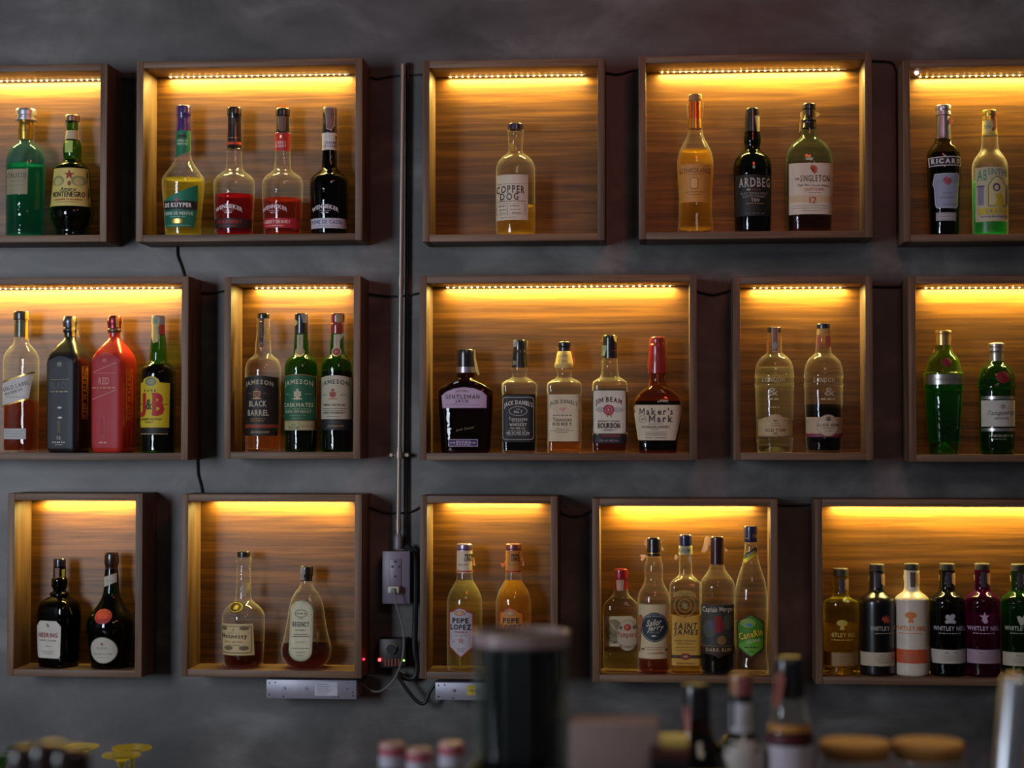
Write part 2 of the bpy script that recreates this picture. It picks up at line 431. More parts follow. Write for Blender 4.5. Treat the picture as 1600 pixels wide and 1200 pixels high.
# ---------------------------------------------------------------- lit display boxes
TH = .0155; DEP = .118
FLOOR = {}
def display_box(key, L, T, Rr, B, label, bright=1.0):
    yf = -.12
    x0 = hit(L, (T+B)/2, yf).x; x1 = hit(Rr, (T+B)/2, yf).x
    cxp = min(1500, max(100, (L+Rr)/2))
    z1 = hit(cxp, T, yf).z; z0 = hit(cxp, B, yf).z
    cx = (x0+x1)/2; t = thing('display_box', label, 'wall shelf box', (cx, 0, z0), 'lit wooden display boxes on the dark wall')
    def b(name, a0, a1, y0, y1, c0, c1, m, bev=.0008): return box(name, a0-cx, a1-cx, y0, y1, c0-z0, c1-z0, m, t, bev)
    b('side_board', x0, x0+TH, yf, -.002, z0, z1, W_V); b('side_board', x1-TH, x1, yf, -.002, z0, z1, W_V)
    b('top_board', x0+TH, x1-TH, yf+.0006, -.002, z1-TH, z1, W_H); b('bottom_board', x0+TH, x1-TH, yf+.0006, -.002, z0, z0+TH, W_H)
    b('back_panel', x0+TH, x1-TH, -.009, -.002, z0+TH, z1-TH, W_BACK, 0)
    FLOOR[key] = z0+TH
    # LED strip under the top board, close to the back panel
    zt = z1-TH-z0; m0 = x0+TH+.03-cx; m1 = x1-TH-.03-cx; ys = -.024
    s = box('led_strip', m0, m1, ys-.004, ys+.004, zt-.0015, zt, pbr('white_led_tape', lin('#d8d2b8'), .5), t)
    s['label'] = 'glowing warm yellow strip of tiny lights'
    bm = bmesh.new(); x = m0+.006
    while x < m1-.004:
        bx(bm, x-.0013, x+.0013, ys-.0013, ys+.0013, zt-.0032, zt-.0015); x += .0135
    mesh_obj('diode_row', bm, M_DIODE, s, 0)
    l = area('led_light', (0, ys, zt-.0036), (R(0), 0, 0), m1-m0, .006, LED_W_PER_M*(m1-m0)*bright, LED_COL); l.parent = t
    return t
display_box('a1', -130, 100, 167, 378, 'lit wooden box at the top left corner with a teal and a green bottle')
display_box('a2', 213, 93, 566, 376.5, 'wide lit wooden box in the top row holding four liqueur bottles')
display_box('a3', 660, 93, 945, 376.5, 'square lit wooden box in the top row holding a single whisky bottle')
display_box('a4', 998, 84.5, 1363, 372.5, 'lit wooden box in the top row holding three whisky bottles, hung slightly higher')
display_box('a5', 1411, 93, 1730, 377, 'lit wooden box at the top right corner with a frosted white bottle')
display_box('b1', -160, 433, 294, 718.5, 'lit wooden box at the left edge holding black and red whisky bottles')
display_box('b2', 350, 432, 563, 717, 'narrow lit wooden box in the middle row holding three Irish whiskey bottles')
display_box('b3', 655.5, 430, 1089, 719, 'widest lit wooden box in the middle row holding five bourbon bottles')
display_box('b4', 1145.5, 431.5, 1364, 718.7, 'narrow lit wooden box in the middle row holding two clear gin bottles')
display_box('b5', 1420, 431.5, 1720, 721.5, 'lit wooden box at the right edge with two green gin bottles')
display_box('c1', 11.5, 771, 222, 1057.5, 'narrow lit wooden box at the lower left with two dark bottles', .85)
display_box('c2', 283, 772.5, 565, 1058.5, 'lit wooden box in the bottom row holding two brandy bottles', .85)
display_box('c3', 656, 775, 871.5, 1062, 'narrow lit wooden box in the bottom row holding two tequila bottles', .85)
display_box('c4', 925.5, 779.5, 1215.5, 1067, 'lit wooden box in the bottom row crowded with five rum bottles', .95)
display_box('c5', 1274, 780.5, 1700, 1071, 'lit wooden box at the lower right with a row of matching gin bottles', .95)

# ---------------------------------------------------------------- bottles
def dashes(x0, x1, y, h, rnd):
    out = []; x = x0
    while x < x1-1:
        wd = rnd.uniform(2.2, 6)*h/1.6; e = min(x1, x+wd); out.append(rect(x, y-h/2, e, y+h/2)); x = e+h*.9
    return out
def bottle(Z, cx, zfloor, kind, label, prof, gl=None, liq=None, caps=(), labels=(), n=2, d=1, rot=0, Y=-.064, flaps=(), cat='bottle', group=None, punt=0):
    ox, oy, s = Z; rnd = random.Random(label)
    if isinstance(zfloor, str): zfloor = FLOOR[zfloor]
    pc = ox+cx/s; ybase = max(p[0] for p in prof)
    pb = hit(pc, oy+ybase/s, Y); mpp = (hit(pc+1, oy+ybase/s, Y).x-pb.x)/s
    t = thing(kind, label, cat, (pb.x, Y, zfloor), group)
    zz = lambda y: hit(pc, oy+y/s, Y).z-zfloor
    def mk(pr, base=False):
        return [((0 if (base and q[0] == ybase) else max(0, zz(q[0]))), q[1]*mpp) for q in pr]
    pr = mk(prof, True); neck = min(p[1] for p in pr if p[0] > max(q[0] for q in pr)*.55)
    body = Body(Prof(pr), n, d, rot, neck)
    zt = max(p[0] for p in pr)
    bm = bmesh.new(); body.loft(bm, 0, zt)
    paint = isinstance(gl, str) and ('#' in gl)
    mesh_obj('glass' if not paint else 'painted_glass', bm, ink(gl) if paint else GL[gl], t)
    if liq:
        lv, lm = liq; bm = bmesh.new()
        body.loft(bm, .0055+punt*.8, min(zt-.003, zz(lv)), .93); mesh_obj('liquid', bm, LQ[lm], t)
    if punt:                         # domed thick glass base, its glow put into the pale colour
        bm = bmesh.new(); r0 = body.p(0)*.86; rg = []
        for q in range(7):
            a = q/6; z = .0015+punt*math.sin(a*math.pi/2); rr = max(.0008, r0*(1-a)**.8*(.55+.45*(1-a)))
            rg.append([bm.verts.new((rr*(1+.03*(k % 2))*math.cos(2*math.pi*k/40), rr*(1+.03*(k % 2))*math.sin(2*math.pi*k/40), z)) for k in range(40)])
        for i in range(6):
            for k in range(40): bm.faces.new((rg[i][k], rg[i][(k+1) % 40], rg[i+1][(k+1) % 40], rg[i+1][k]))
        bm.faces.new(rg[0][::-1]); mesh_obj('punt', bm, M_PUNT, t, 20)['label'] = 'domed glass base with its glow put into the pale colour'
    bodies = [(body, 0, zt)]
    for c in caps:
        nm, mat, cp = c[0], c[1], c[2]
        pr2 = mk(cp); cb = Body(Prof(pr2), 2, 1, 0, 1)
        lo, hi = min(p[0] for p in pr2), max(p[0] for p in pr2)
        bm = bmesh.new(); cb.loft(bm, lo, hi, basebev=False)
        mesh_obj(nm, bm, ink(mat), t); bodies.append((cb, lo, hi))
    def surf(x, z, off):
        best = None
        for b, lo, hi in bodies:
            if lo-1e-6 <= z <= hi+1e-6:
                h = b.p(z)
                if best is None or h > best[1]: best = (b, h)
        b = (best or (bodies[0][0],))[0]; return b.surf(x, z, off)
    for item in labels:
        nm, els = item[0], item[1]
        bm = bmesh.new(); mats = []; li = 0
        for e in els:
            k = e[0]; polys = None; V = F = None; li += 1
            if k == 'p': polys = [e[1]]; col = e[2]
            elif k == 'o':
                a = e[1]; b2 = shrink(a, e[2]); L = len(a); polys = [[a[i], a[(i+1) % L], b2[(i+1) % L], b2[i]] for i in range(L)]; col = e[3]
            elif k == 'd': polys = dashes(e[1], e[2], e[3], e[4], rnd); col = e[5]
            elif k == 't':
                o = e[7] if len(e) > 7 else {}
                V, F = lay(e[1], o.get('bold', .012), o.get('serif', False), o.get('gap', .1)); col = e[6]
                if not V: continue
                x0 = min(v[0] for v in V); x1 = max(v[0] for v in V); y0 = min(v[1] for v in V); y1 = max(v[1] for v in V)
                tcx, tcy, tw, th = e[2:6]; W = []
                hb = max(1e-6, body.p(max(0, zz(tcy)))/mpp); f = min(.78, abs(tw/2)/hb) if tilt0(o) else 0; am = math.asin(f) if f > .25 else 0
                for x, y in V:
                    u = (x-(x0+x1)/2)/((x1-x0)/2 or 1); v = (y-(y0+y1)/2)/((y1-y0) or 1)
                    g = 1+o.get('grow', 0)*(u*u)
                    X = (math.sin(u*am)/math.sin(am) if am else u)*tw/2; Yy = -v*th*g-o.get('arc', 0)*(1-u*u)+o.get('sl', 0)*X
                    X += o.get('shear', 0)*v*th
                    a = R(o.get('tilt', 0)); X, Yy = X*math.cos(a)-Yy*math.sin(a), X*math.sin(a)+Yy*math.cos(a)
                    W.append((tcx+X, tcy+Yy))
                V = W
            if col not in mats: mats.append(col)
            mi = mats.index(col); sub = bmesh.new()
            if polys is not None:
                for P in polys:
                    vs = [sub.verts.new((p[0], p[1], 0)) for p in P]
                    try: sub.faces.new(vs)
                    except Exception: pass
                if k != 'd': bmesh.ops.triangulate(sub, faces=sub.faces[:])
            else:
                vs = [sub.verts.new((p[0], p[1], 0)) for p in V]
                for q in F:
                    try: sub.faces.new([vs[i] for i in q])
                    except Exception: pass
            if not sub.verts: sub.free(); continue
            xs = [v.co.x for v in sub.verts]; ys = [v.co.y for v in sub.verts]
            big = k in 'po' or max(xs)-min(xs) > 0
            st = 9 if k != 't' else 14
            if k != 'd':
                x = math.floor(min(xs)/st)*st+st
                while x < max(xs):
                    bmesh.ops.bisect_plane(sub, geom=sub.verts[:]+sub.edges[:]+sub.faces[:], plane_co=(x, 0, 0), plane_no=(1, 0, 0)); x += st
            if k in 'po' and max(ys)-min(ys) > 14:
                y = min(ys)+11
                while y < max(ys):
                    bmesh.ops.bisect_plane(sub, geom=sub.verts[:]+sub.edges[:]+sub.faces[:], plane_co=(0, y, 0), plane_no=(0, 1, 0)); y += 11
            off = .00035+.00014*min(li, 12)
            for v in sub.verts: v.co = surf((v.co.x-cx)*mpp, max(.0005, zz(v.co.y)), off)
            for f in sub.faces: f.material_index = mi
            me = bpy.data.meshes.new('tmp'); sub.to_mesh(me); sub.free()
            n0 = len(bm.faces); bm.from_mesh(me); bpy.data.meshes.remove(me)
        # faces must look outward (towards the viewer side)
        for f in bm.faces:
            f.normal_update()
            if f.normal.y > 0: f.normal_flip()
        o = mesh_obj(nm, bm, [ink(c) for c in mats], t)
        if len(item) > 2: o['label'] = item[2]
    for fl in flaps:                     # loose torn paper seals: ('name', pts, colour, depth offset)
        pts = fl[1]; bm = bmesh.new(); dy = fl[3] if len(fl) > 3 else 0
        for side in (0, 1):
            vs = [bm.verts.new(((p[0]-cx)*mpp, dy+rnd.uniform(-.002, .002) if side == 0 else 0, zz(p[1]))) for p in pts]
            if side: 
                for v, u in zip(vs, first): v.co = u.co+Vector((0, .0007, 0))
                bm.faces.new(vs[::-1])
                for i in range(len(vs)):
                    j = (i+1) % len(vs); bm.faces.new((first[i], first[j], vs[j], vs[i]))
            else:
                first = vs; bm.faces.new(vs)
        bmesh.ops.triangulate(bm, faces=bm.faces[:])
        mesh_obj(fl[0], bm, paper_mat(fl[2]), t, 0)
    return t
def tilt0(o): return abs(o.get('tilt', 0)) < 45
def paper_mat(c):
    k = 'seal_paper'+c
    if k in MAT: return MAT[k]
    m, nt, out = newmat(k)
    a = N(nt, 'ShaderNodeBsdfDiffuse'); a.inputs[0].default_value = lin(c); b = N(nt, 'ShaderNodeBsdfTranslucent'); b.inputs[0].default_value = lin(c)
    ms = N(nt, 'ShaderNodeMixShader'); ms.inputs[0].default_value = .5
    nt.links.new(a.outputs[0], ms.inputs[1]); nt.links.new(b.outputs[0], ms.inputs[2]); nt.links.new(ms.outputs[0], out.inputs[0])
    MAT[k] = m; return m

ZA = (0, 80, 3.75); ZB = (200, 80, 3.75); ZC = (600, 80, 3.75); ZD = (980, 70, 3.636); ZE = (1340, 80, 3.75)
ZF = (0, 420, 3.75); ZG = (320, 420, 3.75); ZH = (640, 420, 3.3333); ZI = (1110, 420, 3.75); ZJ = (1380, 420, 3.75)
ZK = (0, 760, 3.5294); ZL = (260, 760, 3.3333); ZM = (640, 760, 3.3333); ZN = (900, 760, 3.5294); ZO = (1250, 760, 3.5294)
SE = {'serif': True}
CREAM = '#d8cdb2'; WHITE = '#dcd8d0'; INK = '#1c1a1c'; GOLD = 'foil#c9a253'; SEAL = '#b98f82'

# --- top row, first box
bottle(ZA, 147, 'a1', 'liqueur_bottle', 'teal glass liqueur bottle with a pale cap at the left edge',
 [(405, 40), (520, 38), (540, 52), (565, 78), (600, 99), (650, 109), (700, 110), (1000, 108), (1080, 108)], 'teal', (664, 'teal'),
 [('cap', 'foil#cfd0dc', [(341, 54), (352, 58), (378, 58), (382, 50), (392, 50), (396, 60), (408, 60), (412, 42)]),
  ('neck_band', 'foil#a88a3c', [(412, 40), (440, 44), (520, 40)])],
 [('label', [('p', rrect(62, 705, 194, 852, 8), '#8d8468'), ('t', 'ITALICUS', 128, 742, 118, 26, '#2c3530', SE), ('d', 88, 170, 775, 3, '#5d5a48'), ('d', 84, 172, 800, 3, '#5d5a48')]),
  ('neck_label', [('t', 'ITALICUS', 147, 470, 60, 10, '#6e5a20')])])
bottle(ZA, 420, 'a1', 'amaro_bottle', 'bell shaped dark green amaro bottle with a yellow label in the top left box',
 [(415, 31), (468, 32), (515, 38), (545, 49), (580, 53), (625, 49), (648, 56), (668, 82), (690, 98), (800, 108), (920, 120), (950, 124), (985, 119), (1030, 101), (1060, 92), (1078, 94)], 'green', (640, 'dark'),
 [('cap', 'foil#8c7a6c', [(376, 36), (382, 41), (412, 41)]), ('neck_band', '#b9a988', [(468, 34), (490, 37), (520, 40)])],
 [('label', [('p', [(326, 697), (522, 697), (542, 920), (300, 920)], '#c9b667'), ('p', ell(370, 772, 40, 30), '#8a8a58'), ('p', ell(484, 772, 36, 30), '#8a8a58'),
   ('p', ell(370, 776, 24, 22), '#b5ab6a'), ('p', ell(484, 776, 22, 22), '#b5ab6a'), ('p', star(436, 738, 12, 30, 5), '#8f2a22'), ('p', ell(438, 788, 9, 14), '#7a4a2a'),
   ('t', 'Amaro', 432, 822, 84, 22, '#2b2420', {'shear': .2}), ('t', 'MONTENEGRO', 426, 852, 176, 32, '#2e2724', {'bold': .02}),
   ('t', 'LIQUORE ITALIANO', 428, 884, 150, 12, '#a32a22'), ('d', 370, 492, 898, 3, '#7a6a48')]),
  ('neck_seal', [('p', rect(392, 530, 438, 600), '#a8c060')])],
 flaps=[('torn_seal', [(376, 405), (388, 395), (392, 520), (378, 520)], '#c9a48c')])
# --- top row, second box
bottle(ZB, 322, 'a2', 'liqueur_bottle', 'clear mint liqueur bottle with purple cap and green label in the wide top box',
 [(470, 43), (590, 42), (625, 46), (655, 58), (690, 82), (725, 106), (752, 121), (770, 122), (900, 112), (1020, 103), (1068, 101)], 'clear', (750, 'yellow'),
 [('cap', 'gloss#3a2468', [(320, 36), (326, 42), (376, 42), (380, 39), (468, 42), (472, 42)])],
 [('neck_label', [('p', [(283, 472), (365, 472), (365, 592), (283, 632)], '#117052'), ('p', rect(300, 497, 348, 512), '#2a2026'), ('t', 'CREME DE', 324, 530, 60, 13, '#c9d4b8'), ('t', 'MENTHE', 324, 549, 56, 13, '#c9d4b8')]),
  ('label', [('p', [(228, 886), (424, 796), (424, 892), (228, 892)], '#0f7458'), ('p', [(225, 890), (420, 890), (418, 940), (228, 940)], '#19141a'),
   ('p', [(228, 940), (418, 940), (404, 1041), (238, 1041)], '#10654e'), ('t', 'DE KUYPER', 316, 914, 154, 26, WHITE, {'bold': .04}),
   ('t', 'CREME DE MENTHE', 316, 962, 164, 19, '#c8d6c4'), ('d', 275, 360, 982, 4, '#8fbca8'), ('p', rrect(284, 994, 345, 1020, 10), GOLD), ('p', ell(315, 886, 9, 10), '#b0306a'), ('d', 255, 385, 1032, 3, '#8fbca8')])])
WP = [(575, 43), (685, 47), (705, 62), (725, 88), (745, 108), (775, 118), (860, 117), (960, 113), (1050, 108), (1068, 107)]
def curls(cx, col): return [('p', ell(cx-12, 958, 10, 3), col), ('p', ell(cx+14, 958, 10, 3), col)]
bottle(ZB, 621, 'a2', 'liqueur_bottle', 'clear bottle of crimson liqueur with a black neck sleeve and red stripe',
 WP, 'clear', (845, 'red'), [('cap', 'gloss#1a1418', [(332, 38), (338, 41), (376, 41), (380, 38), (572, 42), (578, 45)])],
 [('neck_stripe', [('p', rect(580, 536, 662, 552), '#c03a1c'), ('d', 590, 650, 512, 3, GOLD)]), ('tax_stamp', [('p', [(612, 395), (640, 400), (635, 440), (610, 430)], '#3a332c')]),
  ('label', [('p', rect(510, 992, 728, 1046), '#241018'), ('t', 'STRAWBERRY', 612, 1012, 146, 20, '#b32a1c'), ('d', 560, 665, 1034, 4, '#7a2a22')]),
  ('lettering', [('t', 'WENNEKER', 612, 944, 156, 24, '#d5c8cc', {'arc': 22, 'bold': .03}), ('d', 580, 645, 946, 3, '#cabcc0')]+curls(612, '#cabcc0'))])
bottle(ZB, 905, 'a2', 'liqueur_bottle', 'cherry brandy bottle with a red neck band and red lower label',
 [(480, 46)]+WP[0:2]+WP[2:], 'clear', (868, 'cherry'), [('cap', 'gloss#1a1418', [(336, 36), (342, 41), (378, 41), (382, 36), (478, 38), (484, 40)])],
 [('neck_label', [('p', rect(860, 486, 952, 590), '#b8242e'), ('t', 'CHERRY', 900, 542, 64, 17, '#e0c4b8'), ('t', 'BRANDY', 900, 562, 64, 17, '#e0c4b8'), ('p', ell(905, 508, 7, 9), GOLD)]),
  ('tax_stamp', [('p', [(880, 388), (930, 388), (928, 470), (905, 476), (882, 462)], '#6b4f42')]),
  ('label', [('p', rect(795, 990, 1012, 1046), '#b0202e'), ('t', 'CHERRY BRANDY', 890, 1011, 158, 20, '#e0ccc4'), ('d', 820, 935, 1034, 4, '#d8a8a0')]),
  ('lettering', [('t', 'WENNEKER', 878, 944, 150, 24, '#d5c8cc', {'arc': 22, 'bold': .03}), ('d', 846, 910, 946, 3, '#cabcc0')]+curls(878, '#cabcc0'))],
 flaps=[('torn_seal', [(868, 332), (872, 316), (890, 312), (905, 318), (925, 314), (942, 330), (930, 338), (880, 338)], '#d8a860')])
bottle(ZB, 1180, 'a2', 'liqueur_bottle', 'near black liqueur bottle with a white neck band in the top row',
 [(480, 46)]+[(y, h*.965) for y, h in WP], 'black', None, [('cap', 'gloss#1a1418', [(332, 38), (338, 42), (376, 42), (380, 40), (478, 43), (484, 44)])],
 [('neck_label', [('p', rect(1135, 484, 1228, 584), '#cfc9c2'), ('t', 'CREME', 1188, 543, 62, 15, '#3a4a7c'), ('t', 'DE CASSIS', 1188, 561, 72, 15, '#3a4a7c')]),
  ('tax_stamp', [('p', [(1160, 336), (1214, 336), (1212, 440), (1196, 472), (1168, 460)], '#7a5a52'), ('o', [(1160, 336), (1214, 336), (1212, 440), (1196, 472), (1168, 460)], 3, '#d8c8bc')]),
  ('label', [('p', rect(1071, 990, 1289, 1048), '#b9b8c4'), ('t', 'CREME DE CASSIS', 1172, 1012, 186, 22, '#2e3a68'), ('d', 1110, 1225, 1035, 4, '#8088a4')]),
  ('lettering', [('t', 'WENNEKER', 1171, 944, 154, 24, '#d5ccd4', {'arc': 22, 'bold': .03}), ('d', 1140, 1205, 946, 3, '#cabcc8')]+curls(1171, '#cabcc8'))])
# --- top row, third box
bottle(ZC, 771, 'a3', 'whisky_bottle', 'clear whisky bottle with a cream label standing alone in the square top box',
 [(462, 48), (478, 49), (488, 44), (520, 44), (560, 41), (592, 42), (606, 56), (625, 82), (655, 104), (690, 114), (740, 115), (1000, 115), (1068, 114)], 'clear', (906, 'gold'),
 [('cap', 'gloss#241c3c', [(426, 42), (432, 46), (462, 46)])],
 [('label', [('p', rect(657, 738, 850, 1002), '#cfc3ae'), ('d', 672, 836, 792, 3, '#5b5048'), ('t', 'COPPER', 748, 828, 164, 44, '#2a2628', {'serif': True, 'arc': 6, 'bold': .02}),
   ('t', 'DOG', 742, 866, 108, 42, '#2a2628', {'serif': True, 'bold': .02}), ('d', 666, 832, 892, 4, '#5b5048'), ('o', rect(666, 905, 832, 970), 1.5, '#8a7e70'), ('p', rect(731, 905, 733, 970), '#8a7e70'),
   ('d', 682, 724, 920, 5, '#4d4850'), ('d', 684, 726, 942, 5, '#4d4850'), ('d', 684, 720, 960, 4, '#8a7e70'), ('d', 745, 800, 920, 5, '#6b6468'), ('d', 748, 806, 942, 3, '#6b6468'), ('d', 760, 808, 962, 4, '#4d4850'), ('d', 695, 778, 986, 3, '#7a7064')])],
 flaps=[('torn_seal', [(741, 545), (755, 540), (765, 548), (763, 588), (745, 588)], '#d8c060', -.012)])
# --- top row, fourth box
bottle(ZD, 388, 'a4', 'whisky_bottle', 'tall waisted whisky bottle with orange label and copper sleeve in the top row',
 [(425, 37), (475, 39), (500, 42), (540, 56), (580, 78), (620, 95), (670, 103), (720, 102), (800, 98), (880, 94), (960, 95), (1030, 99), (1056, 102)], 'clear', (602, 'honey'),
 [('cap', '#9a7448', [(284, 35), (290, 39), (318, 38), (322, 34), (326, 34)]), ('neck_band', 'foil#b4602c', [(326, 34), (424, 36)]), ('neck_ring', 'foil#b98a3c', [(424, 37), (478, 40)])],
 [('label', [('p', rect(291, 690, 486, 905), '#c48a3e'), ('t', 'GLENMORANGIE', 386, 728, 176, 30, '#6b3f22', {'serif': True}), ('d', 345, 430, 750, 3, '#7d5126'), ('p', rrect(358, 768, 400, 830, 10), '#d9a862'), ('o', rrect(358, 768, 400, 830, 10), 3, '#7a4a20'),
   ('d', 330, 440, 848, 3, '#7d5126'), ('d', 350, 420, 862, 3, '#7d5126')])],
 punt=.008, flaps=[('torn_seal', [(340, 345), (348, 335), (350, 380), (355, 425), (345, 415)], '#d8c090'), ('torn_seal', [(422, 340), (438, 330), (430, 360), (431, 428), (424, 420)], '#d8c090')])
bottle(ZD, 713, 'a4', 'whisky_bottle', 'dark green whisky bottle with a black label between two taller bottles',
 [(495, 43), (520, 46), (548, 49), (578, 43), (600, 45), (618, 68), (640, 92), (672, 105), (710, 109), (760, 108), (960, 105), (1056, 102)], 'darkgreen', (700, 'dark'),
 [('cap', 'gloss#1c1a1e', [(362, 33), (368, 37), (388, 37)]), ('neck_band', 'gloss#191a1c', [(388, 40), (410, 41), (500, 43)])],
 [('label', [('p', rect(614, 752, 812, 984), '#0d0e10'), ('t', 'ARDBEG', 720, 795, 172, 52, '#b8b4ac', {'serif': True}), ('p', rect(676, 830, 696, 842), '#9a8a68'), ('d', 700, 752, 836, 4, '#8a5a30'),
   ('t', 'ISLAY SINGLE MALT', 718, 857, 150, 13, '#8c8880'), ('t', 'SCOTCH WHISKY', 718, 875, 128, 13, '#8c8880'), ('t', 'TEN', 722, 895, 44, 17, '#a8a298', {'bold': .03}), ('d', 672, 768, 914, 3, '#a89060'), ('d', 668, 774, 970, 7, '#4a4e58')]),
  ('tax_stamp', [('p', [(724, 410), (754, 408), (752, 495), (738, 500)], '#b5a88a')])], flaps=[('torn_seal', [(672, 425), (678, 415), (680, 495), (674, 490)], '#c0b8a0')])
bottle(ZD, 1036, 'a4', 'whisky_bottle', 'broad pale green whisky bottle with a cream label showing a red fish',
 [(475, 44), (512, 46), (530, 54), (548, 76), (575, 104), (615, 125), (660, 133), (740, 133), (960, 129), (1056, 125)], 'palegreen', (676, 'brown'),
 [('cap', 'gloss#1c1a1e', [(336, 34), (341, 38), (366, 38), (372, 31), (400, 31), (420, 34)]), ('neck_band', 'gloss#1d1b1d', [(420, 36), (432, 42), (440, 38), (474, 44)])],
 [('label', [('p', rect(917, 684, 1165, 973), '#d3c9b4'), ('p', rect(917, 868, 1165, 905), '#cdb58f'), ('p', [(1036, 698), (1062, 700), (1074, 715), (1070, 738), (1056, 748), (1060, 725), (1048, 712), (1032, 715)], '#b3523a'),
   ('t', 'THE', 959, 774, 28, 14, INK), ('t', 'SINGLETON', 1060, 772, 164, 36, '#2c2a2e', {'serif': True}), ('t', 'Single Malt Scotch Whisky', 1052, 812, 178, 15, '#66605a', {'shear': .35, 'sl': .03}),
   ('t', 'DUFFTOWN', 1056, 834, 108, 16, '#b5735c'), ('d', 1020, 1095, 852, 3, '#9a8a78'), ('t', '12', 1048, 894, 40, 36, '#a8402e', {'bold': .0}), ('d', 946, 1130, 925, 3, '#9a8e7c'), ('d', 940, 1135, 939, 3, '#9a8e7c'), ('d', 985, 1100, 953, 3, '#9a8e7c')])],
 n=2.6, d=.72, flaps=[('torn_seal', [(1068, 380), (1085, 385), (1100, 395), (1088, 408), (1070, 415)], '#d8c48c'), ('torn_seal', [(985, 385), (1000, 378), (1000, 420), (982, 440), (980, 500), (990, 480)], '#d8c48c')])
# --- top row, fifth box
bottle(ZE, 507, 'a5', 'pastis_bottle', 'dark aniseed bottle with silver cap and white bordered name band',
 [(515, 49), (535, 56), (560, 76), (590, 92), (625, 98), (700, 98), (860, 92), (1000, 88), (1074, 86)], 'olive', (600, 'dark'),
 [('cap', 'foil#b9b9c6', [(318, 41), (324, 46), (345, 46), (349, 44), (376, 46), (380, 40)]), ('neck_band', 'foil#9fa0ae', [(380, 38), (440, 42), (516, 47), (522, 50)])],
 [('name_band', [('p', [(412, 632), (600, 626), (602, 682), (416, 686)], '#c9c7d0'), ('p', [(418, 638), (596, 632), (597, 676), (420, 681)], '#191a26'), ('t', 'RICARD', 508, 656, 164, 30, '#d6d4da', {'bold': .05, 'serif': True})]),
  ('label', [('p', [(442, 730), (582, 726), (586, 750), (582, 800), (578, 915), (566, 930), (452, 928), (446, 905), (440, 810), (433, 790), (438, 760)], '#8f9ab4'), ('o', [(442, 730), (582, 726), (586, 750), (582, 800), (578, 915), (566, 930), (452, 928), (446, 905), (440, 810), (433, 790), (438, 760)], 4, '#c5cad8'),
   ('p', star(512, 772, 14, 26, 8), '#a04a5c'), ('d', 455, 488, 775, 10, '#6e9a90'), ('d', 536, 570, 775, 10, '#6e9a90'), ('d', 488, 540, 842, 6, '#6c7690'), ('d', 474, 556, 868, 5, '#6c7690'), ('d', 490, 570, 908, 4, '#6c7690')]),
  ('lower_label', [('p', rect(450, 955, 567, 1002), '#a9a7ac'), ('o', rect(455, 960, 562, 997), 2, '#6a6870'), ('d', 468, 552, 978, 4, '#77757c')])],
 flaps=[('torn_seal', [(526, 395), (552, 392), (560, 415), (550, 438), (530, 432)], '#d8a078', -.010)])
bottle(ZE, 778, 'a5', 'absinthe_bottle', 'frosted white absinthe bottle with green liquid at the base beside the aniseed bottle',
 [(495, 46), (540, 49), (575, 53), (600, 68), (625, 86), (655, 100), (690, 105), (1000, 104), (1076, 103)], 'milky', (762, 'green'),
 [('cap', 'foil#d0b04a', [(348, 40), (353, 44), (374, 44), (378, 42), (408, 43)]), ('neck_band', '#cdbb7c', [(408, 42), (450, 43), (498, 46)])],
 [('neck_label', [('t', 'SIN', 758, 448, 34, 22, '#4f8a7c'), ('p', rect(735, 486, 822, 494), '#d0b030')]),
  ('tax_stamp', [('p', [(795, 352), (817, 352), (815, 455), (800, 472), (780, 470), (796, 440), (790, 400)], '#a34a3a')]),
  ('label', [('p', rect(684, 692, 876, 1008), '#b9b592'), ('t', 'AB', 718, 738, 50, 64, '#3f8a68', {'bold': .02}), ('t', 'SINTHE', 808, 722, 122, 40, '#5a7f86', {'sl': .06}),
   ('p', arch(748, 800, 856, 920, 55), '#c7c18e'), ('o', arch(748, 800, 856, 920, 55), 5, '#6c6a48'), ('p', ell(797, 810, 22, 24), '#4a4468'), ('p', ell(797, 812, 13, 15), '#c9b48c'),
   ('p', [(790, 850), (822, 845), (838, 880), (838, 922), (786, 922), (800, 885)], '#b7ab30'), ('p', rect(698, 800, 724, 912), '#7c7c9a'), ('p', rect(860, 790, 874, 900), '#7c7c9a'), ('p', rect(694, 798, 730, 808), '#55557a'),
   ('p', rect(700, 930, 870, 968), '#c0ae34'), ('t', 'GRADO', 795, 949, 118, 22, '#5c6aa0', {'gap': .35}), ('d', 712, 858, 980, 7, '#6a6aa0')])])

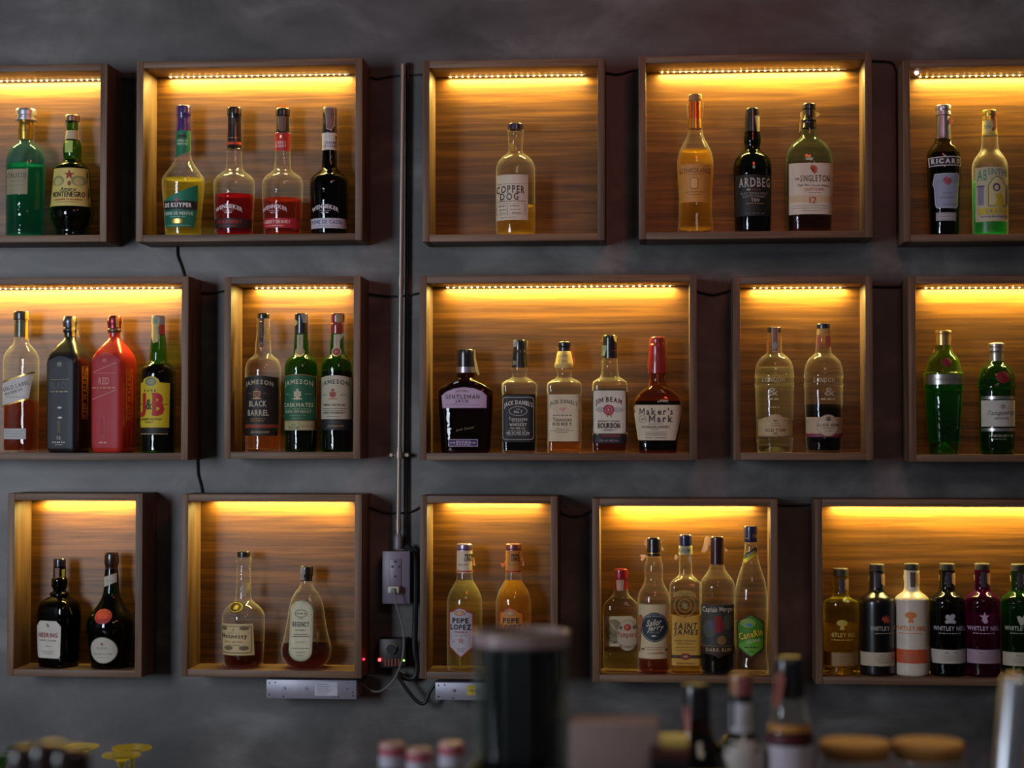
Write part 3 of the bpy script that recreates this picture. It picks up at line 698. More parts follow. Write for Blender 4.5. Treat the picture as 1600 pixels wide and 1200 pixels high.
# --- middle row, first box
bottle(ZF, 120, 'b1', 'whisky_bottle', 'square clear whisky bottle with a slanted silver label at the left edge',
 [(300, 37), (425, 41), (440, 47), (465, 66), (495, 86), (525, 95), (560, 97), (800, 96), (1068, 95)], 'clear', (765, 'whisky'),
 [('cap', 'gloss#3c3630', [(250, 40), (256, 45), (296, 45), (300, 42)]), ('neck_band', 'gloss#4c4c38', [(300, 38), (400, 40)])],
 [('tax_stamp', [('p', [(152, 252), (180, 256), (178, 420), (150, 415)], '#c9992c')]),
  ('label', [('p', [(27, 664), (211, 604), (190, 768), (27, 812)], '#b9b6b2'), ('p', [(27, 664), (211, 604), (210, 614), (27, 673)], GOLD), ('p', [(27, 803), (191, 758), (190, 768), (27, 812)], GOLD),
   ('t', 'GOLD LABEL', 112, 690, 158, 22, '#4a4236', {'tilt': -16, 'serif': True}), ('t', 'RESERVE', 105, 722, 110, 16, '#6a6050', {'tilt': -16}), ('d', 60, 170, 752, 4, '#8a8478')]),
  ('lower_label', [('p', rect(43, 936, 178, 998), '#a9a8a6'), ('d', 55, 165, 950, 3, '#77757a'), ('d', 55, 165, 966, 3, '#77757a'), ('d', 55, 165, 982, 3, '#77757a')])], n=3.6, d=.8, rot=-9)
JWP = [(375, 32), (400, 31), (418, 40), (440, 58), (470, 80), (500, 100), (530, 112), (560, 116), (1000, 115), (1045, 112), (1066, 102)]
bottle(ZF, 405, 'b1', 'whisky_bottle', 'matte black square whisky bottle turned to show its side, beside the red one',
 JWP, 'gloss#16161a', None, [('cap', 'foil#6c6a78', [(280, 34), (288, 38), (310, 42), (335, 38), (345, 36)]), ('neck_band', 'foil#55525c', [(345, 36), (360, 40), (376, 34)])],
 [('tax_stamp', [('p', [(426, 282), (440, 282), (438, 400), (424, 396)], '#c9ab50')]),
  ('front_panel', [('p', arch(304, 545, 462, 1052, 30), '#34383e'), ('p', ell(379, 563, 16, 14), '#77756c'), ('d', 325, 440, 652, 5, '#8a8468'), ('t', 'BLACK', 380, 686, 108, 42, '#4e545c', {'bold': .02}),
   ('d', 323, 440, 722, 7, '#8f886c'), ('p', ell(383, 815, 13, 6), '#c4c4c2'), ('p', ell(386, 873, 14, 6), '#c4c4c2'), ('p', rect(370, 890, 390, 960), '#5a5346'), ('t', '12', 380, 990, 24, 18, '#b5b09c'),
   ('d', 338, 420, 1016, 6, '#c0c0bc'), ('d', 358, 405, 1030, 5, '#a0a09c')]),
  ('side_panel', [('o', rect(497, 575, 513, 880), 2.5, '#b8862e'), ('t', 'KEEP WALKING', 505, 728, 285, 10, '#b8862e', {'tilt': -90, 'bold': .02})])],
 n=5, d=1, rot=-14, flaps=[('torn_seal', [(436, 280), (452, 284), (450, 345), (438, 350)], '#d8bc58'), ('torn_seal', [(366, 370), (374, 362), (378, 400), (368, 402)], '#c8b070'), ('torn_seal', [(436, 356), (452, 362), (462, 405), (450, 398)], '#d8bc78')])
bottle(ZF, 666, 'b1', 'whisky_bottle', 'glossy red square whisky bottle between the matte black bottle and the yellow labelled one',
 JWP, 'gloss#b02a22', None, [('cap', 'foil#8a3440', [(276, 34), (283, 39), (310, 42), (335, 38), (350, 37)]), ('neck_band', 'foil#8a7060', [(350, 37), (362, 40), (376, 34)])],
 [('tax_stamp', [('p', [(684, 280), (700, 280), (698, 345), (684, 345)], '#c98a3a')]),
  ('front_panel', [('p', arch(566, 530, 726, 1048, 38), '#a43038'), ('p', ell(640, 540, 15, 12), '#b86058'), ('d', 578, 712, 615, 5, '#bf6a62'), ('t', 'RED', 638, 660, 66, 40, '#c9867c', {'bold': .02}), ('p', [(568, 608), (715, 552), (715, 556), (568, 612)], '#c9867c'),
   ('d', 566, 708, 700, 7, '#c08458'), ('p', [(566, 766), (715, 710), (715, 714), (566, 770)], '#c9867c'), ('o', rect(620, 865, 652, 985), 3, '#b35058'), ('d', 612, 662, 1018, 7, '#c8a0a0')]),
  ('side_panel', [('o', rect(756, 588, 774, 892), 2.5, '#d8702c'), ('t', 'KEEP WALKING', 765, 740, 285, 11, '#d8702c', {'tilt': -90, 'bold': .02}), ('o', rect(758, 925, 772, 1028), 2, '#c86a3a')])],
 n=5, d=1, rot=-14, flaps=[('torn_seal', [(697, 276), (714, 282), (713, 345), (700, 352)], '#d8a858'), ('torn_seal', [(700, 352), (712, 370), (718, 425), (706, 405)], '#d8bc78')])
bottle(ZF, 925, 'b1', 'whisky_bottle', 'green whisky bottle with a yellow label and big red initials in the middle row',
 [(385, 38), (420, 42), (470, 48), (515, 51), (540, 50), (556, 66), (578, 88), (610, 98), (660, 99), (1000, 98), (1070, 97)], 'green', (560, 'dark'),
 [('cap', '#7a7c84', [(276, 36), (282, 38), (330, 38)]), ('neck_band', '#8e2a28', [(330, 37), (388, 38)])],
 [('tax_stamp', [('p', [(890, 285), (940, 285), (940, 325), (920, 328), (935, 430), (905, 438), (888, 395)], '#b0a06a'), ('p', [(892, 290), (932, 290), (930, 322), (900, 326)], '#6c8080')]),
  ('label', [('p', [(822, 672), (856, 668), (864, 648), (890, 636), (912, 633), (934, 637), (952, 650), (960, 668), (1008, 672), (1005, 930), (828, 930)], '#c0ab1e'),
   ('p', ell(908, 664, 34, 26), '#8c8c6a'), ('o', ell(908, 664, 30, 22), 5, '#5a6a4c'), ('t', 'RARE', 903, 716, 72, 14, '#3a3820', {'gap': .35}), ('p', rect(832, 793, 1000, 797), '#5d5414'),
   ('t', 'J', 860, 800, 40, 140, '#a81e1c', {'bold': .05}), ('t', 'B', 948, 796, 66, 134, '#a81e1c', {'bold': .05, 'serif': True}), ('t', '&', 898, 796, 34, 62, '#33291c', {'bold': .02}),
   ('t', 'BLENDED SCOTCH', 905, 882, 124, 13, '#4a441c'), ('t', 'WHISKY', 900, 900, 50, 9, '#4a441c')]),
  ('lower_band', [('p', rect(828, 930, 1000, 972), '#12100e'), ('p', rect(828, 966, 1000, 969), '#b8a880')])])
# --- middle row, second box
def crest(cx, cy, col, col2): return [('p', [(cx-20, cy-16), (cx+20, cy-16), (cx+20, cy+10), (cx, cy+24), (cx-20, cy+10)], col), ('o', [(cx-20, cy-16), (cx+20, cy-16), (cx+20, cy+10), (cx, cy+24), (cx-20, cy+10)], 4, col2), ('p', ell(cx, cy-24, 9, 8), col), ('p', ell(cx, cy+26, 28, 5), col2)]
bottle(ZG, 340, 'b2', 'whiskey_bottle', 'clear whiskey bottle with a black label, leftmost of three in the narrow middle box',
 [(288, 38), (380, 38), (440, 44), (495, 47), (512, 60), (532, 84), (565, 100), (600, 104), (660, 104), (1000, 101), (1066, 100)], 'clear', (905, 'orange'),
 [('cap', 'gloss#211c1a', [(262, 33), (268, 36), (292, 36)])],
 [('neck_strip', [('p', rect(326, 292, 350, 440), '#241a12'), ('d', 329, 347, 310, 3, GOLD), ('t', 'JAMESON', 338, 360, 90, 9, '#8a7440', {'tilt': -90}), ('p', ell(338, 450, 17, 17), '#5a4630'), ('o', ell(338, 450, 17, 17), 4, '#94713a')]),
  ('label', [('p', arch(240, 640, 438, 915, 12), '#171210'), ('o', arch(240, 640, 438, 915, 12), 3, '#5a4630'), ('t', 'JAMESON', 335, 684, 160, 34, '#b8ab90', {'arc': 14, 'serif': True, 'bold': .02})]+crest(327, 735, '#7a3a2c', '#b08a5c')+
   [('t', 'BLACK', 330, 792, 100, 34, '#b8ad98', {'bold': .02}), ('t', 'BARREL', 332, 845, 118, 34, '#b8ad98', {'bold': .02}), ('d', 290, 372, 880, 4, '#b08a4c'), ('d', 292, 366, 892, 4, '#b08a4c'), ('d', 275, 298, 733, 5, '#6a5638'), ('d', 362, 386, 733, 5, '#6a5638')]),
  ('lower_label', [('p', rect(242, 915, 434, 932), '#8a2c18'), ('p', rect(242, 932, 434, 978), '#15100e'), ('t', 'Jameson', 342, 957, 104, 22, '#a8906a', {'shear': .4})])],
 flaps=[('torn_seal', [(362, 345), (384, 340), (388, 400), (380, 428), (362, 415)], '#c8b070', -.006)])
bottle(ZG, 563, 'b2', 'whiskey_bottle', 'green whiskey bottle with a green label, middle one of three in its box',
 [(378, 37), (430, 41), (495, 45), (512, 58), (532, 80), (560, 93), (600, 96), (660, 96), (1000, 95), (1066, 93)], 'green', (640, 'brown'),
 [('cap', 'gloss#1f2226', [(263, 35), (269, 38), (340, 38), (380, 39)])],
 [('tax_stamp', [('p', [(568, 266), (598, 268), (597, 320), (578, 318)], '#8a8c94'), ('p', [(532, 298), (552, 312), (545, 330), (530, 335)], '#b0a66a')]),
  ('neck_strip', [('p', rect(546, 388, 581, 475), '#a8a284'), ('d', 557, 570, 410, 3, '#4a5240'), ('t', 'JAMESON', 563, 430, 60, 9, '#5c604c', {'tilt': -90}), ('p', ell(563, 490, 27, 29), '#a59a72')]),
  ('label', [('p', arch(468, 634, 658, 893, 14), '#15593c'), ('o', arch(468, 634, 658, 893, 14), 3, '#a8643c'), ('t', 'JAMESON', 562, 682, 160, 36, '#bdb898', {'arc': 14, 'serif': True, 'bold': .02})]+crest(561, 737, '#a8a484', '#c8c2a0')+
   [('t', 'CASKMATES', 561, 799, 162, 24, '#b9bc9c', {'bold': .03}), ('d', 485, 635, 822, 3, '#8aa080'), ('t', 'IRISH WHISKEY', 562, 838, 144, 17, '#a9b090', {'bold': .02}), ('d', 515, 610, 860, 3, '#8aa080'), ('d', 488, 520, 737, 5, '#7f9a78'), ('d', 602, 632, 737, 5, '#7f9a78'), ('d', 530, 590, 876, 3, '#8aa080')]),
  ('lower_label', [('p', rect(469, 894, 657, 946), '#a39c70'), ('t', 'IPA', 540, 914, 26, 14, '#3a5438'), ('t', 'EDITION', 540, 931, 60, 14, '#3a5438'), ('o', rect(508, 900, 572, 941), 2, '#7c7a52'), ('d', 585, 640, 922, 6, '#7c7a52')])])
bottle(ZG, 775, 'b2', 'whiskey_bottle', 'dark green whiskey bottle with a red cap and cream label',
 [(378, 36), (430, 40), (495, 45), (512, 57), (532, 78), (560, 89), (600, 92), (660, 92), (1000, 91), (1066, 90)], 'green', (600, 'dark'),
 [('cap', 'gloss#7a1c22', [(262, 33), (268, 36), (320, 36), (324, 38), (380, 38)])],
 [('tax_stamp', [('p', [(774, 266), (808, 268), (806, 316), (772, 314)], '#8a8468')]),
  ('neck_strip', [('p', rect(760, 386, 796, 470), '#b0aa98'), ('t', 'JAMESON', 778, 424, 60, 9, '#6a5c50', {'tilt': -90}), ('p', ell(777, 488, 27, 28), '#b5aa94'), ('p', ell(777, 488, 20, 21), '#8a2a28'), ('t', 'JJ', 777, 488, 16, 16, '#c8b8a0')]),
  ('label', [('p', arch(685, 640, 864, 882, 14), '#b0aa94'), ('t', 'JAMESON', 775, 682, 156, 36, '#26282c', {'arc': 14, 'serif': True, 'bold': .02})]+crest(765, 737, '#8a2a28', '#a5804c')+
   [('d', 700, 730, 740, 5, '#77705e'), ('d', 806, 838, 740, 5, '#77705e'), ('t', 'TRIPLE DISTILLED', 770, 799, 126, 13, '#5c5648'), ('d', 705, 838, 820, 3, '#77705e'), ('d', 710, 830, 832, 3, '#77705e'), ('t', 'IRISH WHISKEY', 770, 845, 120, 10, '#4c483e'), ('d', 730, 805, 866, 3, '#77705e')]),
  ('lower_label', [('p', rect(686, 882, 862, 945), '#17181f'), ('t', 'Jameson', 778, 922, 90, 22, '#8a7a54', {'shear': .4}), ('d', 735, 812, 900, 3, '#5c5540')])],
 flaps=[('torn_seal', [(806, 262), (820, 266), (818, 290), (822, 315), (808, 316)], '#c8b070'), ('torn_seal', [(796, 386), (815, 378), (830, 360), (828, 378), (805, 410), (796, 425)], '#b8b4a0', -.012), ('torn_seal', [(738, 335), (748, 325), (750, 365), (740, 362)], '#d8b060')])
# --- middle row, third box
bottle(ZH, 292, 'b3', 'whiskey_bottle', 'broad shouldered flat amber bottle with black cap, leftmost in the widest box',
 [(510, 47), (545, 49), (565, 51), (582, 70), (600, 105), (620, 132), (640, 143), (700, 142), (850, 134), (930, 129), (957, 126)], 'brown', (560, 'brown'),
 [('cap', 'gloss#17151f', [(420, 43), (425, 47), (512, 47)]), ('neck_ring', 'foil#a9a4b8', [(512, 48), (542, 49)])],
 [('label', [('p', [(407, 727), (178, 727), (172, 662), (200, 640), (240, 624), (290, 617), (340, 623), (385, 640), (408, 662)], '#b49db8'), ('o', [(407, 727), (178, 727), (172, 662), (200, 640), (240, 624), (290, 617), (340, 623), (385, 640), (408, 662)], 3, '#8a6a90'),
   ('t', "JACK DANIEL'S", 282, 642, 66, 12, '#4a3a50', {'arc': 4}), ('t', 'GENTLEMAN', 282, 668, 178, 22, '#2c2430', {'serif': True, 'bold': .02}), ('t', 'JACK', 282, 693, 72, 20, '#2c2430', {'serif': True, 'bold': .02}), ('d', 196, 370, 710, 3, '#7a6080')]),
  ('signature', [('t', 'Jack Daniel', 295, 835, 92, 16, '#8a7450', {'shear': .5, 'tilt': -10, 'bold': 0})]),
  ('lower_label', [('p', rect(210, 887, 362, 925), '#b8a8c4'), ('p', rect(213, 890, 359, 922), '#3f2658'), ('d', 250, 325, 898, 5, '#b8a8c4'), ('d', 220, 352, 906, 5, '#b8a8c4'), ('d', 250, 325, 915, 5, '#b8a8c4')])],
 n=3.2, d=.52, flaps=[('torn_seal', [(328, 421), (342, 423), (346, 470), (342, 515), (350, 530), (366, 552), (358, 556), (342, 530), (338, 480)], '#d8d09c', -.006)])
JDP = [(514, 43), (530, 42), (545, 37), (560, 38), (572, 52), (584, 72), (598, 88), (612, 91), (645, 90), (655, 87), (930, 87), (957, 88)]
bottle(ZH, 573, 'b3', 'whiskey_bottle', 'square whiskey bottle with a black and white label in the widest box',
 JDP, 'clear', (655, 'dark'), [('cap', 'gloss#1b1a1c', [(371, 31), (376, 34), (425, 34), (430, 35), (470, 38), (515, 42)])],
 [('tax_stamp', [('p', [(543, 374), (566, 372), (565, 395), (556, 408), (543, 408)], '#8c9498')]),
  ('neck_band', [('p', [(540, 478), (560, 482), (562, 500), (538, 505)], '#6a6458')]),
  ('label', [('p', rect(484, 660, 658, 902), '#0e0c12'), ('o', rrect(492, 670, 651, 890, 14), 3, '#a8a49c'), ('t', "JACK DANIEL'S", 573, 716, 144, 30, '#d0ccc4', {'arc': 16, 'serif': True, 'bold': .03, 'gap': .05}),
   ('p', ell(572, 742, 48, 26), '#9a968e'), ('p', ell(572, 742, 44, 22), '#14121a'), ('t', 'OLD', 572, 733, 20, 7, '#c0bcb4'), ('t', 'No.7', 572, 746, 44, 15, '#d0ccc4', {'serif': True}), ('t', 'Tennessee', 572, 782, 94, 20, '#c8c4bc', {'serif': True}),
   ('d', 540, 600, 797, 3, '#a09c94'), ('t', 'WHISKEY', 572, 812, 90, 15, '#c8c4bc', {'serif': True, 'bold': .03}), ('t', '70cl 40% Vol.', 571, 831, 78, 13, '#b8b4ac', {'bold': .02}), ('d', 520, 620, 845, 4, '#a8a49c'), ('d', 512, 632, 855, 7, '#a8a49c'), ('d', 518, 628, 865, 4, '#a8a49c')])],
 n=6, d=1, flaps=[('torn_seal', [(606, 374), (617, 376), (615, 412), (610, 405)], '#d8d09c')])
bottle(ZH, 807, 'b3', 'whiskey_bottle', 'square honey whiskey bottle with a cream label, standing in the middle of five',
 JDP, 'clear', (905, 'amber'), [('cap', 'gloss#1d1c26', [(380, 29), (384, 33), (405, 33), (408, 30), (432, 31)]), ('neck_band', '#cdb36c', [(430, 34), (440, 38), (480, 46), (500, 50), (518, 46)])],
 [('neck_print', [('t', "Jack Daniel's", 800, 456, 52, 9, '#4a4030', {'shear': .3, 'sl': -.1}), ('d', 778, 826, 482, 3, '#4a4030')]),
  ('label', [('p', rect(718, 656, 896, 898), '#c9bd9c'), ('t', "JACK DANIEL'S", 805, 710, 140, 28, '#3a3638', {'arc': 15, 'serif': True, 'bold': .03, 'gap': .05}), ('p', [(785, 728), (795, 722), (803, 728), (812, 722), (822, 728), (803, 748)], '#c9908c'),
   ('d', 752, 848, 764, 5, '#5a544c'), ('t', 'Tennessee', 800, 786, 96, 20, '#3a3638', {'serif': True}), ('t', 'HONEY', 799, 809, 98, 17, '#3a3638', {'serif': True, 'bold': .03, 'gap': .3}), ('d', 770, 830, 834, 3, '#7a7264'), ('d', 742, 858, 843, 3, '#7a7264'), ('d', 768, 828, 852, 3, '#7a7264')])],
 n=6, d=1, flaps=[('torn_seal', [(838, 410), (852, 412), (850, 440), (862, 480), (860, 518), (850, 514), (846, 470)], '#d88a60', -.004), ('torn_seal', [(766, 410), (772, 404), (770, 425)], '#d8d09c'), ('torn_seal', [(752, 498), (760, 492), (764, 512), (756, 514)], '#d8c890')])
bottle(ZH, 1044, 'b3', 'bourbon_bottle', 'square bourbon bottle with a round red seal on its white label in the widest box',
 [(462, 38), (500, 42), (545, 46), (562, 50), (576, 70), (590, 88), (610, 92), (650, 92), (940, 90), (957, 88)], 'clear', (862, 'brown'),
 [('cap', 'gloss#17161c', [(346, 32), (352, 36), (400, 37), (466, 38)])],
 [('tax_stamp', [('p', [(1062, 350), (1078, 350), (1078, 385), (1068, 378)], '#d0c484'), ('p', [(1008, 402), (1028, 400), (1028, 425), (1016, 455), (1008, 450)], '#8aa08a')]),
  ('neck_band', [('p', rect(1050, 425, 1079, 428), '#8a2420')]),
  ('label', [('p', [(966, 632), (1124, 632), (1134, 645), (1134, 845), (1122, 860), (966, 860), (954, 845), (954, 645)], '#cfc9b8'), ('p', [(966, 630), (1124, 630), (1126, 636), (964, 636)], INK),
   ('o', [(966, 632), (1124, 632), (1134, 645), (1134, 845), (1122, 860), (966, 860), (954, 845), (954, 645)], 2.5, '#2a2628'), ('p', ell(1000, 735, 28, 14), '#a9a69e'), ('p', ell(1085, 735, 28, 14), '#a9a69e'),
   ('t', 'JIM BEAM', 1040, 702, 134, 34, '#4a1c34', {'arc': 16, 'serif': True, 'bold': .03}), ('p', star(1040, 737, 25, 29, 14), '#a01c3c'), ('p', [(1028, 760), (1036, 762), (1030, 776)], '#a8803c'), ('p', [(1044, 762), (1054, 760), (1054, 776)], '#a8803c'), ('o', ell(1040, 736, 18, 18), 3, '#c9a0a0'), ('t', 'B', 1040, 736, 10, 12, '#d8c0b8'),
   ('t', 'KENTUCKY STRAIGHT', 1040, 794, 112, 9, '#4a4648'), ('t', 'BOURBON', 1040, 817, 112, 28, '#2c2a30', {'bold': .02}), ('t', 'WHISKEY', 1040, 840, 50, 9, '#4a4648'), ('d', 1000, 1014, 840, 2, '#4a4648'), ('d', 1068, 1082, 840, 2, '#4a4648')]),
  ('lower_label', [('p', rect(956, 862, 1132, 908), '#15131a'), ('p', rect(1000, 865, 1100, 874), '#7a1c2c'), ('t', '70cl vol. 40% vol.', 1040, 894, 100, 12, '#8c8894')])],
 n=5, d=1, flaps=[('torn_seal', [(990, 376), (1002, 370), (1006, 348), (1020, 342), (1015, 352), (1010, 382)], '#d8bc40'), ('torn_seal', [(1004, 402), (1016, 398), (1008, 450), (999, 458)], '#b8c0a0', -.012), ('torn_seal', [(1070, 348), (1084, 350), (1082, 390), (1076, 372)], '#d8cc90'), ('torn_seal', [(998, 480), (1004, 470), (1004, 500), (996, 504)], '#c8c4a0')])
bottle(ZH, 1293, 'b3', 'bourbon_bottle', 'dark amber bourbon bottle with dripping red wax, rightmost in the widest box',
 [(480, 36), (560, 41), (600, 45), (616, 56), (635, 82), (660, 108), (690, 122), (720, 127), (760, 125), (830, 115), (895, 105), (957, 100)], 'amber', (690, 'dark'),
 [('wax_seal', 'gloss#8c1c1e', [(355, 34), (362, 40), (392, 41), (396, 44), (440, 45), (500, 49), (545, 50)])],
 [('label', [('p', [(1167, 710), (1418, 710), (1414, 760), (1384, 893), (1192, 893), (1172, 760)], '#c9bda4'), ('t', "Maker's", 1284, 744, 172, 36, '#33302e', {'serif': True, 'bold': .03}), ('t', 'Mark', 1308, 782, 124, 36, '#33302e', {'serif': True, 'bold': .03}),
   ('o', ell(1217, 784, 20, 20), 2, '#4a4642'), ('t', 'SIV', 1219, 784, 22, 13, '#4a4642'), ('d', 1245, 1320, 808, 3, '#6c665c'), ('t', 'BOURBON WHISKY', 1283, 824, 142, 13, '#4a4642', {'serif': True}), ('d', 1262, 1300, 835, 3, '#6c665c'), ('d', 1226, 1340, 850, 3, '#7c766c'), ('d', 1232, 1334, 858, 3, '#7c766c'), ('d', 1226, 1340, 866, 3, '#7c766c'), ('d', 1230, 1264, 879, 4, '#6c665c'), ('d', 1278, 1336, 879, 4, '#6c665c')]),
  ('wax_drip', [('p', [(1250, 540), (1262, 540), (1258, 575), (1252, 600), (1248, 618), (1246, 600)], '#8c1c1e'), ('p', [(1284, 540), (1300, 540), (1296, 585), (1290, 588)], '#8c1c1e'), ('p', [(1318, 540), (1332, 540), (1330, 560), (1324, 562)], '#8c1c1e')])],
 n=3, d=.62, flaps=[('torn_seal', [(1330, 362), (1338, 372), (1341, 462), (1337, 462), (1334, 400)], '#e0d8b8'), ('torn_seal', [(1250, 372), (1254, 362), (1256, 400), (1244, 520), (1240, 520), (1246, 420)], '#e0c8b0')])
# --- middle row, fourth box
LGP = [(372, 38), (430, 42), (492, 47), (505, 60), (525, 84), (555, 103), (590, 111), (618, 114), (622, 117), (632, 117), (636, 113), (670, 113), (674, 117), (684, 117), (688, 113), (800, 111), (878, 108), (882, 111), (888, 108), (990, 107), (996, 110), (1004, 107), (1040, 104), (1078, 101)]
bottle(ZI, 377, 'b4', 'gin_bottle', 'ringed gin bottle full of clear spirit, left of the ringed pair',
 LGP, 'clear', (576, 'water'), [('cap', 'gloss#191820', [(342, 36), (347, 40), (374, 40)])],
 [('tax_stamp', [('p', [(360, 344), (398, 344), (396, 490), (364, 490)], '#8a6656'), ('o', [(360, 344), (398, 344), (396, 490), (364, 490)], 3, '#c8b4a4'), ('p', ell(379, 452, 13, 22), '#8c9094')]),
  ('embossing', [('t', 'LONDON', 365, 652, 130, 28, '#b8ae90', {'serif': True}), ('t', '&', 362, 722, 60, 46, '#a8a088'), ('d', 330, 400, 765, 9, '#b8ae90'), ('d', 335, 400, 812, 6, '#a8a088')]),
  ('label', [('p', [(272, 890), (320, 888), (330, 866), (352, 853), (375, 849), (400, 853), (420, 866), (430, 888), (486, 890), (482, 985), (274, 985)], '#b59f74'), ('o', [(272, 890), (320, 888), (330, 866), (352, 853), (375, 849), (400, 853), (420, 866), (430, 888), (486, 890), (482, 985), (274, 985)], 4, '#7a5a34'),
   ('p', ell(376, 888, 12, 9), '#5c4a38'), ('d', 355, 398, 908, 3, '#5c4a38'), ('d', 345, 406, 920, 3, '#5c4a38'), ('t', 'OLD TOM', 374, 946, 112, 19, '#6c3a28', {'serif': True, 'bold': .02}), ('t', 'GIN', 374, 964, 24, 9, '#6c3a28'), ('d', 285, 460, 978, 2, '#7a6a48')])],
 punt=.012, flaps=[('torn_seal', [(330, 420), (342, 415), (342, 490), (332, 495)], '#d89060'), ('torn_seal', [(404, 380), (416, 378), (416, 470), (428, 500), (416, 495)], '#e0b080')])
bottle(ZI, 665, 'b4', 'gin_bottle', 'ringed gin bottle with near black liquid, right of the ringed pair',
 [(346, 38)]+LGP[1:], 'clear', (795, 'dark'), [('cap', 'gloss#1c1f30', [(322, 36), (327, 40), (350, 40)])],
 [('tax_stamp', [('p', [(628, 392), (645, 392), (645, 468), (630, 470)], '#8a3040'), ('p', [(670, 395), (704, 390), (704, 455), (690, 468), (672, 450)], '#a8584c')]),
  ('neck_band', [('p', rect(628, 354, 702, 388), '#b08a4c')]),
  ('embossing', [('t', 'LONDON', 660, 654, 120, 28, '#b8ae90', {'serif': True}), ('t', '&', 690, 722, 60, 46, '#a8a088'), ('d', 640, 720, 765, 9, '#b8ae90')]),
  ('label', [('p', rect(560, 870, 771, 985), '#b3a184'), ('p', rect(560, 965, 771, 985), '#7c2c48'), ('p', ell(681, 918, 63, 64), '#b8aa90'), ('o', ell(681, 918, 63, 64), 3, '#8a7a60'), ('p', ell(682, 880, 14, 14), '#5c5448'), ('t', 'SLOE GIN', 680, 916, 122, 17, '#4a3a38', {'serif': True, 'bold': .02}), ('d', 652, 710, 934, 4, '#6a5c50'), ('d', 660, 700, 950, 3, '#6a5c50')])],
 flaps=[('torn_seal', [(690, 455), (704, 445), (708, 460), (695, 468)], '#e0a080', -.008)])
# --- middle row, fifth box
bottle(ZJ, 356, 'b5', 'gin_bottle', 'tall lime green gin bottle with a silver band beside a squat one',
 [(446, 45), (475, 48), (492, 58), (515, 78), (550, 95), (590, 104), (605, 108), (612, 118), (622, 118), (690, 118), (705, 118), (715, 112), (800, 108), (900, 101), (1000, 93), (1090, 84)], 'brightgreen', (625, 'dgreen'),
 [('cap', 'foil#c4a468', [(362, 45), (368, 49), (378, 49), (382, 47), (448, 46)])],
 [('label', [('p', rect(240, 622, 472, 680), 'foil#a8a8a4'), ('t', 'TANQUERAY No TEN', 372, 652, 165, 16, '#4a5040'), ('p', ell(360, 551, 30, 25), '#7a1428'), ('o', ell(360, 551, 22, 18), 3, '#5a0c1c')])],
 punt=.026, flaps=[('torn_seal', [(292, 490), (306, 468), (308, 480), (298, 496)], '#e8c080'), ('torn_seal', [(400, 450), (412, 488), (404, 492), (396, 470)], '#e8c080')], n=2, d=1)
bottle(ZJ, 668, 'b5', 'gin_bottle', 'squat green gin bottle with a white label and round red seal',
 [(542, 44), (560, 58), (580, 80), (610, 97), (650, 107), (680, 110), (690, 113), (698, 113), (705, 106), (745, 104), (955, 103), (1088, 98)], 'green', (640, 'dgreen'),
 [('cap', 'foil#b4aca4', [(436, 42), (441, 47), (458, 47), (462, 45), (484, 46), (488, 43), (545, 42)])],
 [('seal', [('p', ell(687, 638, 40, 35), '#7a1220'), ('o', ell(687, 638, 28, 24), 3, '#5a0a14'), ('t', 'T', 687, 638, 14, 18, '#5a0a14')]),
  ('label', [('p', rect(571, 748, 772, 766), 'foil#b0b0ae'), ('p', rect(571, 772, 772, 925), '#b9bbb4'), ('p', rect(571, 934, 772, 952), 'foil#b0b0ae'), ('p', ell(685, 808, 15, 14), '#8a8c88'), ('t', 'Tanqueray', 676, 848, 158, 36, '#3c403c', {'shear': .4, 'bold': .0, 'sl': -.04}), ('t', 'IMPORTED', 678, 878, 80, 12, '#6a6c68')]),
  ('lettering', [('t', 'LONDON DRY GIN', 680, 978, 142, 14, '#b0b8a8'), ('d', 625, 705, 998, 6, '#6a8a68')])],
 flaps=[('torn_seal', [(608, 575), (622, 550), (624, 562), (614, 578)], '#e8a060'), ('torn_seal', [(708, 548), (726, 556), (718, 566), (708, 562)], '#e8a060')])

# --- bottom row, first box
bottle(ZK, 325, 'c1', 'liqueur_bottle', 'square shouldered black cherry liqueur bottle with cream label in the lower left box',
 [(440, 33), (500, 34), (512, 42), (545, 42), (575, 33), (585, 48), (595, 52), (602, 46), (615, 66), (632, 92), (660, 108), (700, 113), (760, 112), (960, 104), (996, 99)], 'black', None,
 [('cap', 'gloss#1c1620', [(397, 28), (402, 32), (440, 33)])],
 [('tax_stamp', [('p', [(308, 448), (335, 448), (334, 500), (310, 505)], '#7a5048'), ('p', [(345, 455), (357, 455), (356, 500), (346, 502)], '#8a8438')]),
  ('label', [('p', [(238, 738), (246, 733), (344, 733), (352, 742), (362, 752), (370, 765), (364, 925), (354, 938), (232, 938), (222, 925), (220, 765), (232, 752)], '#c0bab0'), ('p', star(292, 758, 6, 12, 6), '#7a746c'), ('t', 'HEERING', 292, 811, 118, 26, '#7a1c24', {'bold': .03}), ('t', 'CHERRY LIQUEUR', 292, 841, 104, 12, '#8a5a54'), ('d', 278, 312, 872, 7, '#8c8c98'), ('d', 250, 330, 902, 4, '#8c8880'), ('d', 262, 318, 912, 3, '#8c8880')])],
 n=4, d=.9, rot=-20)
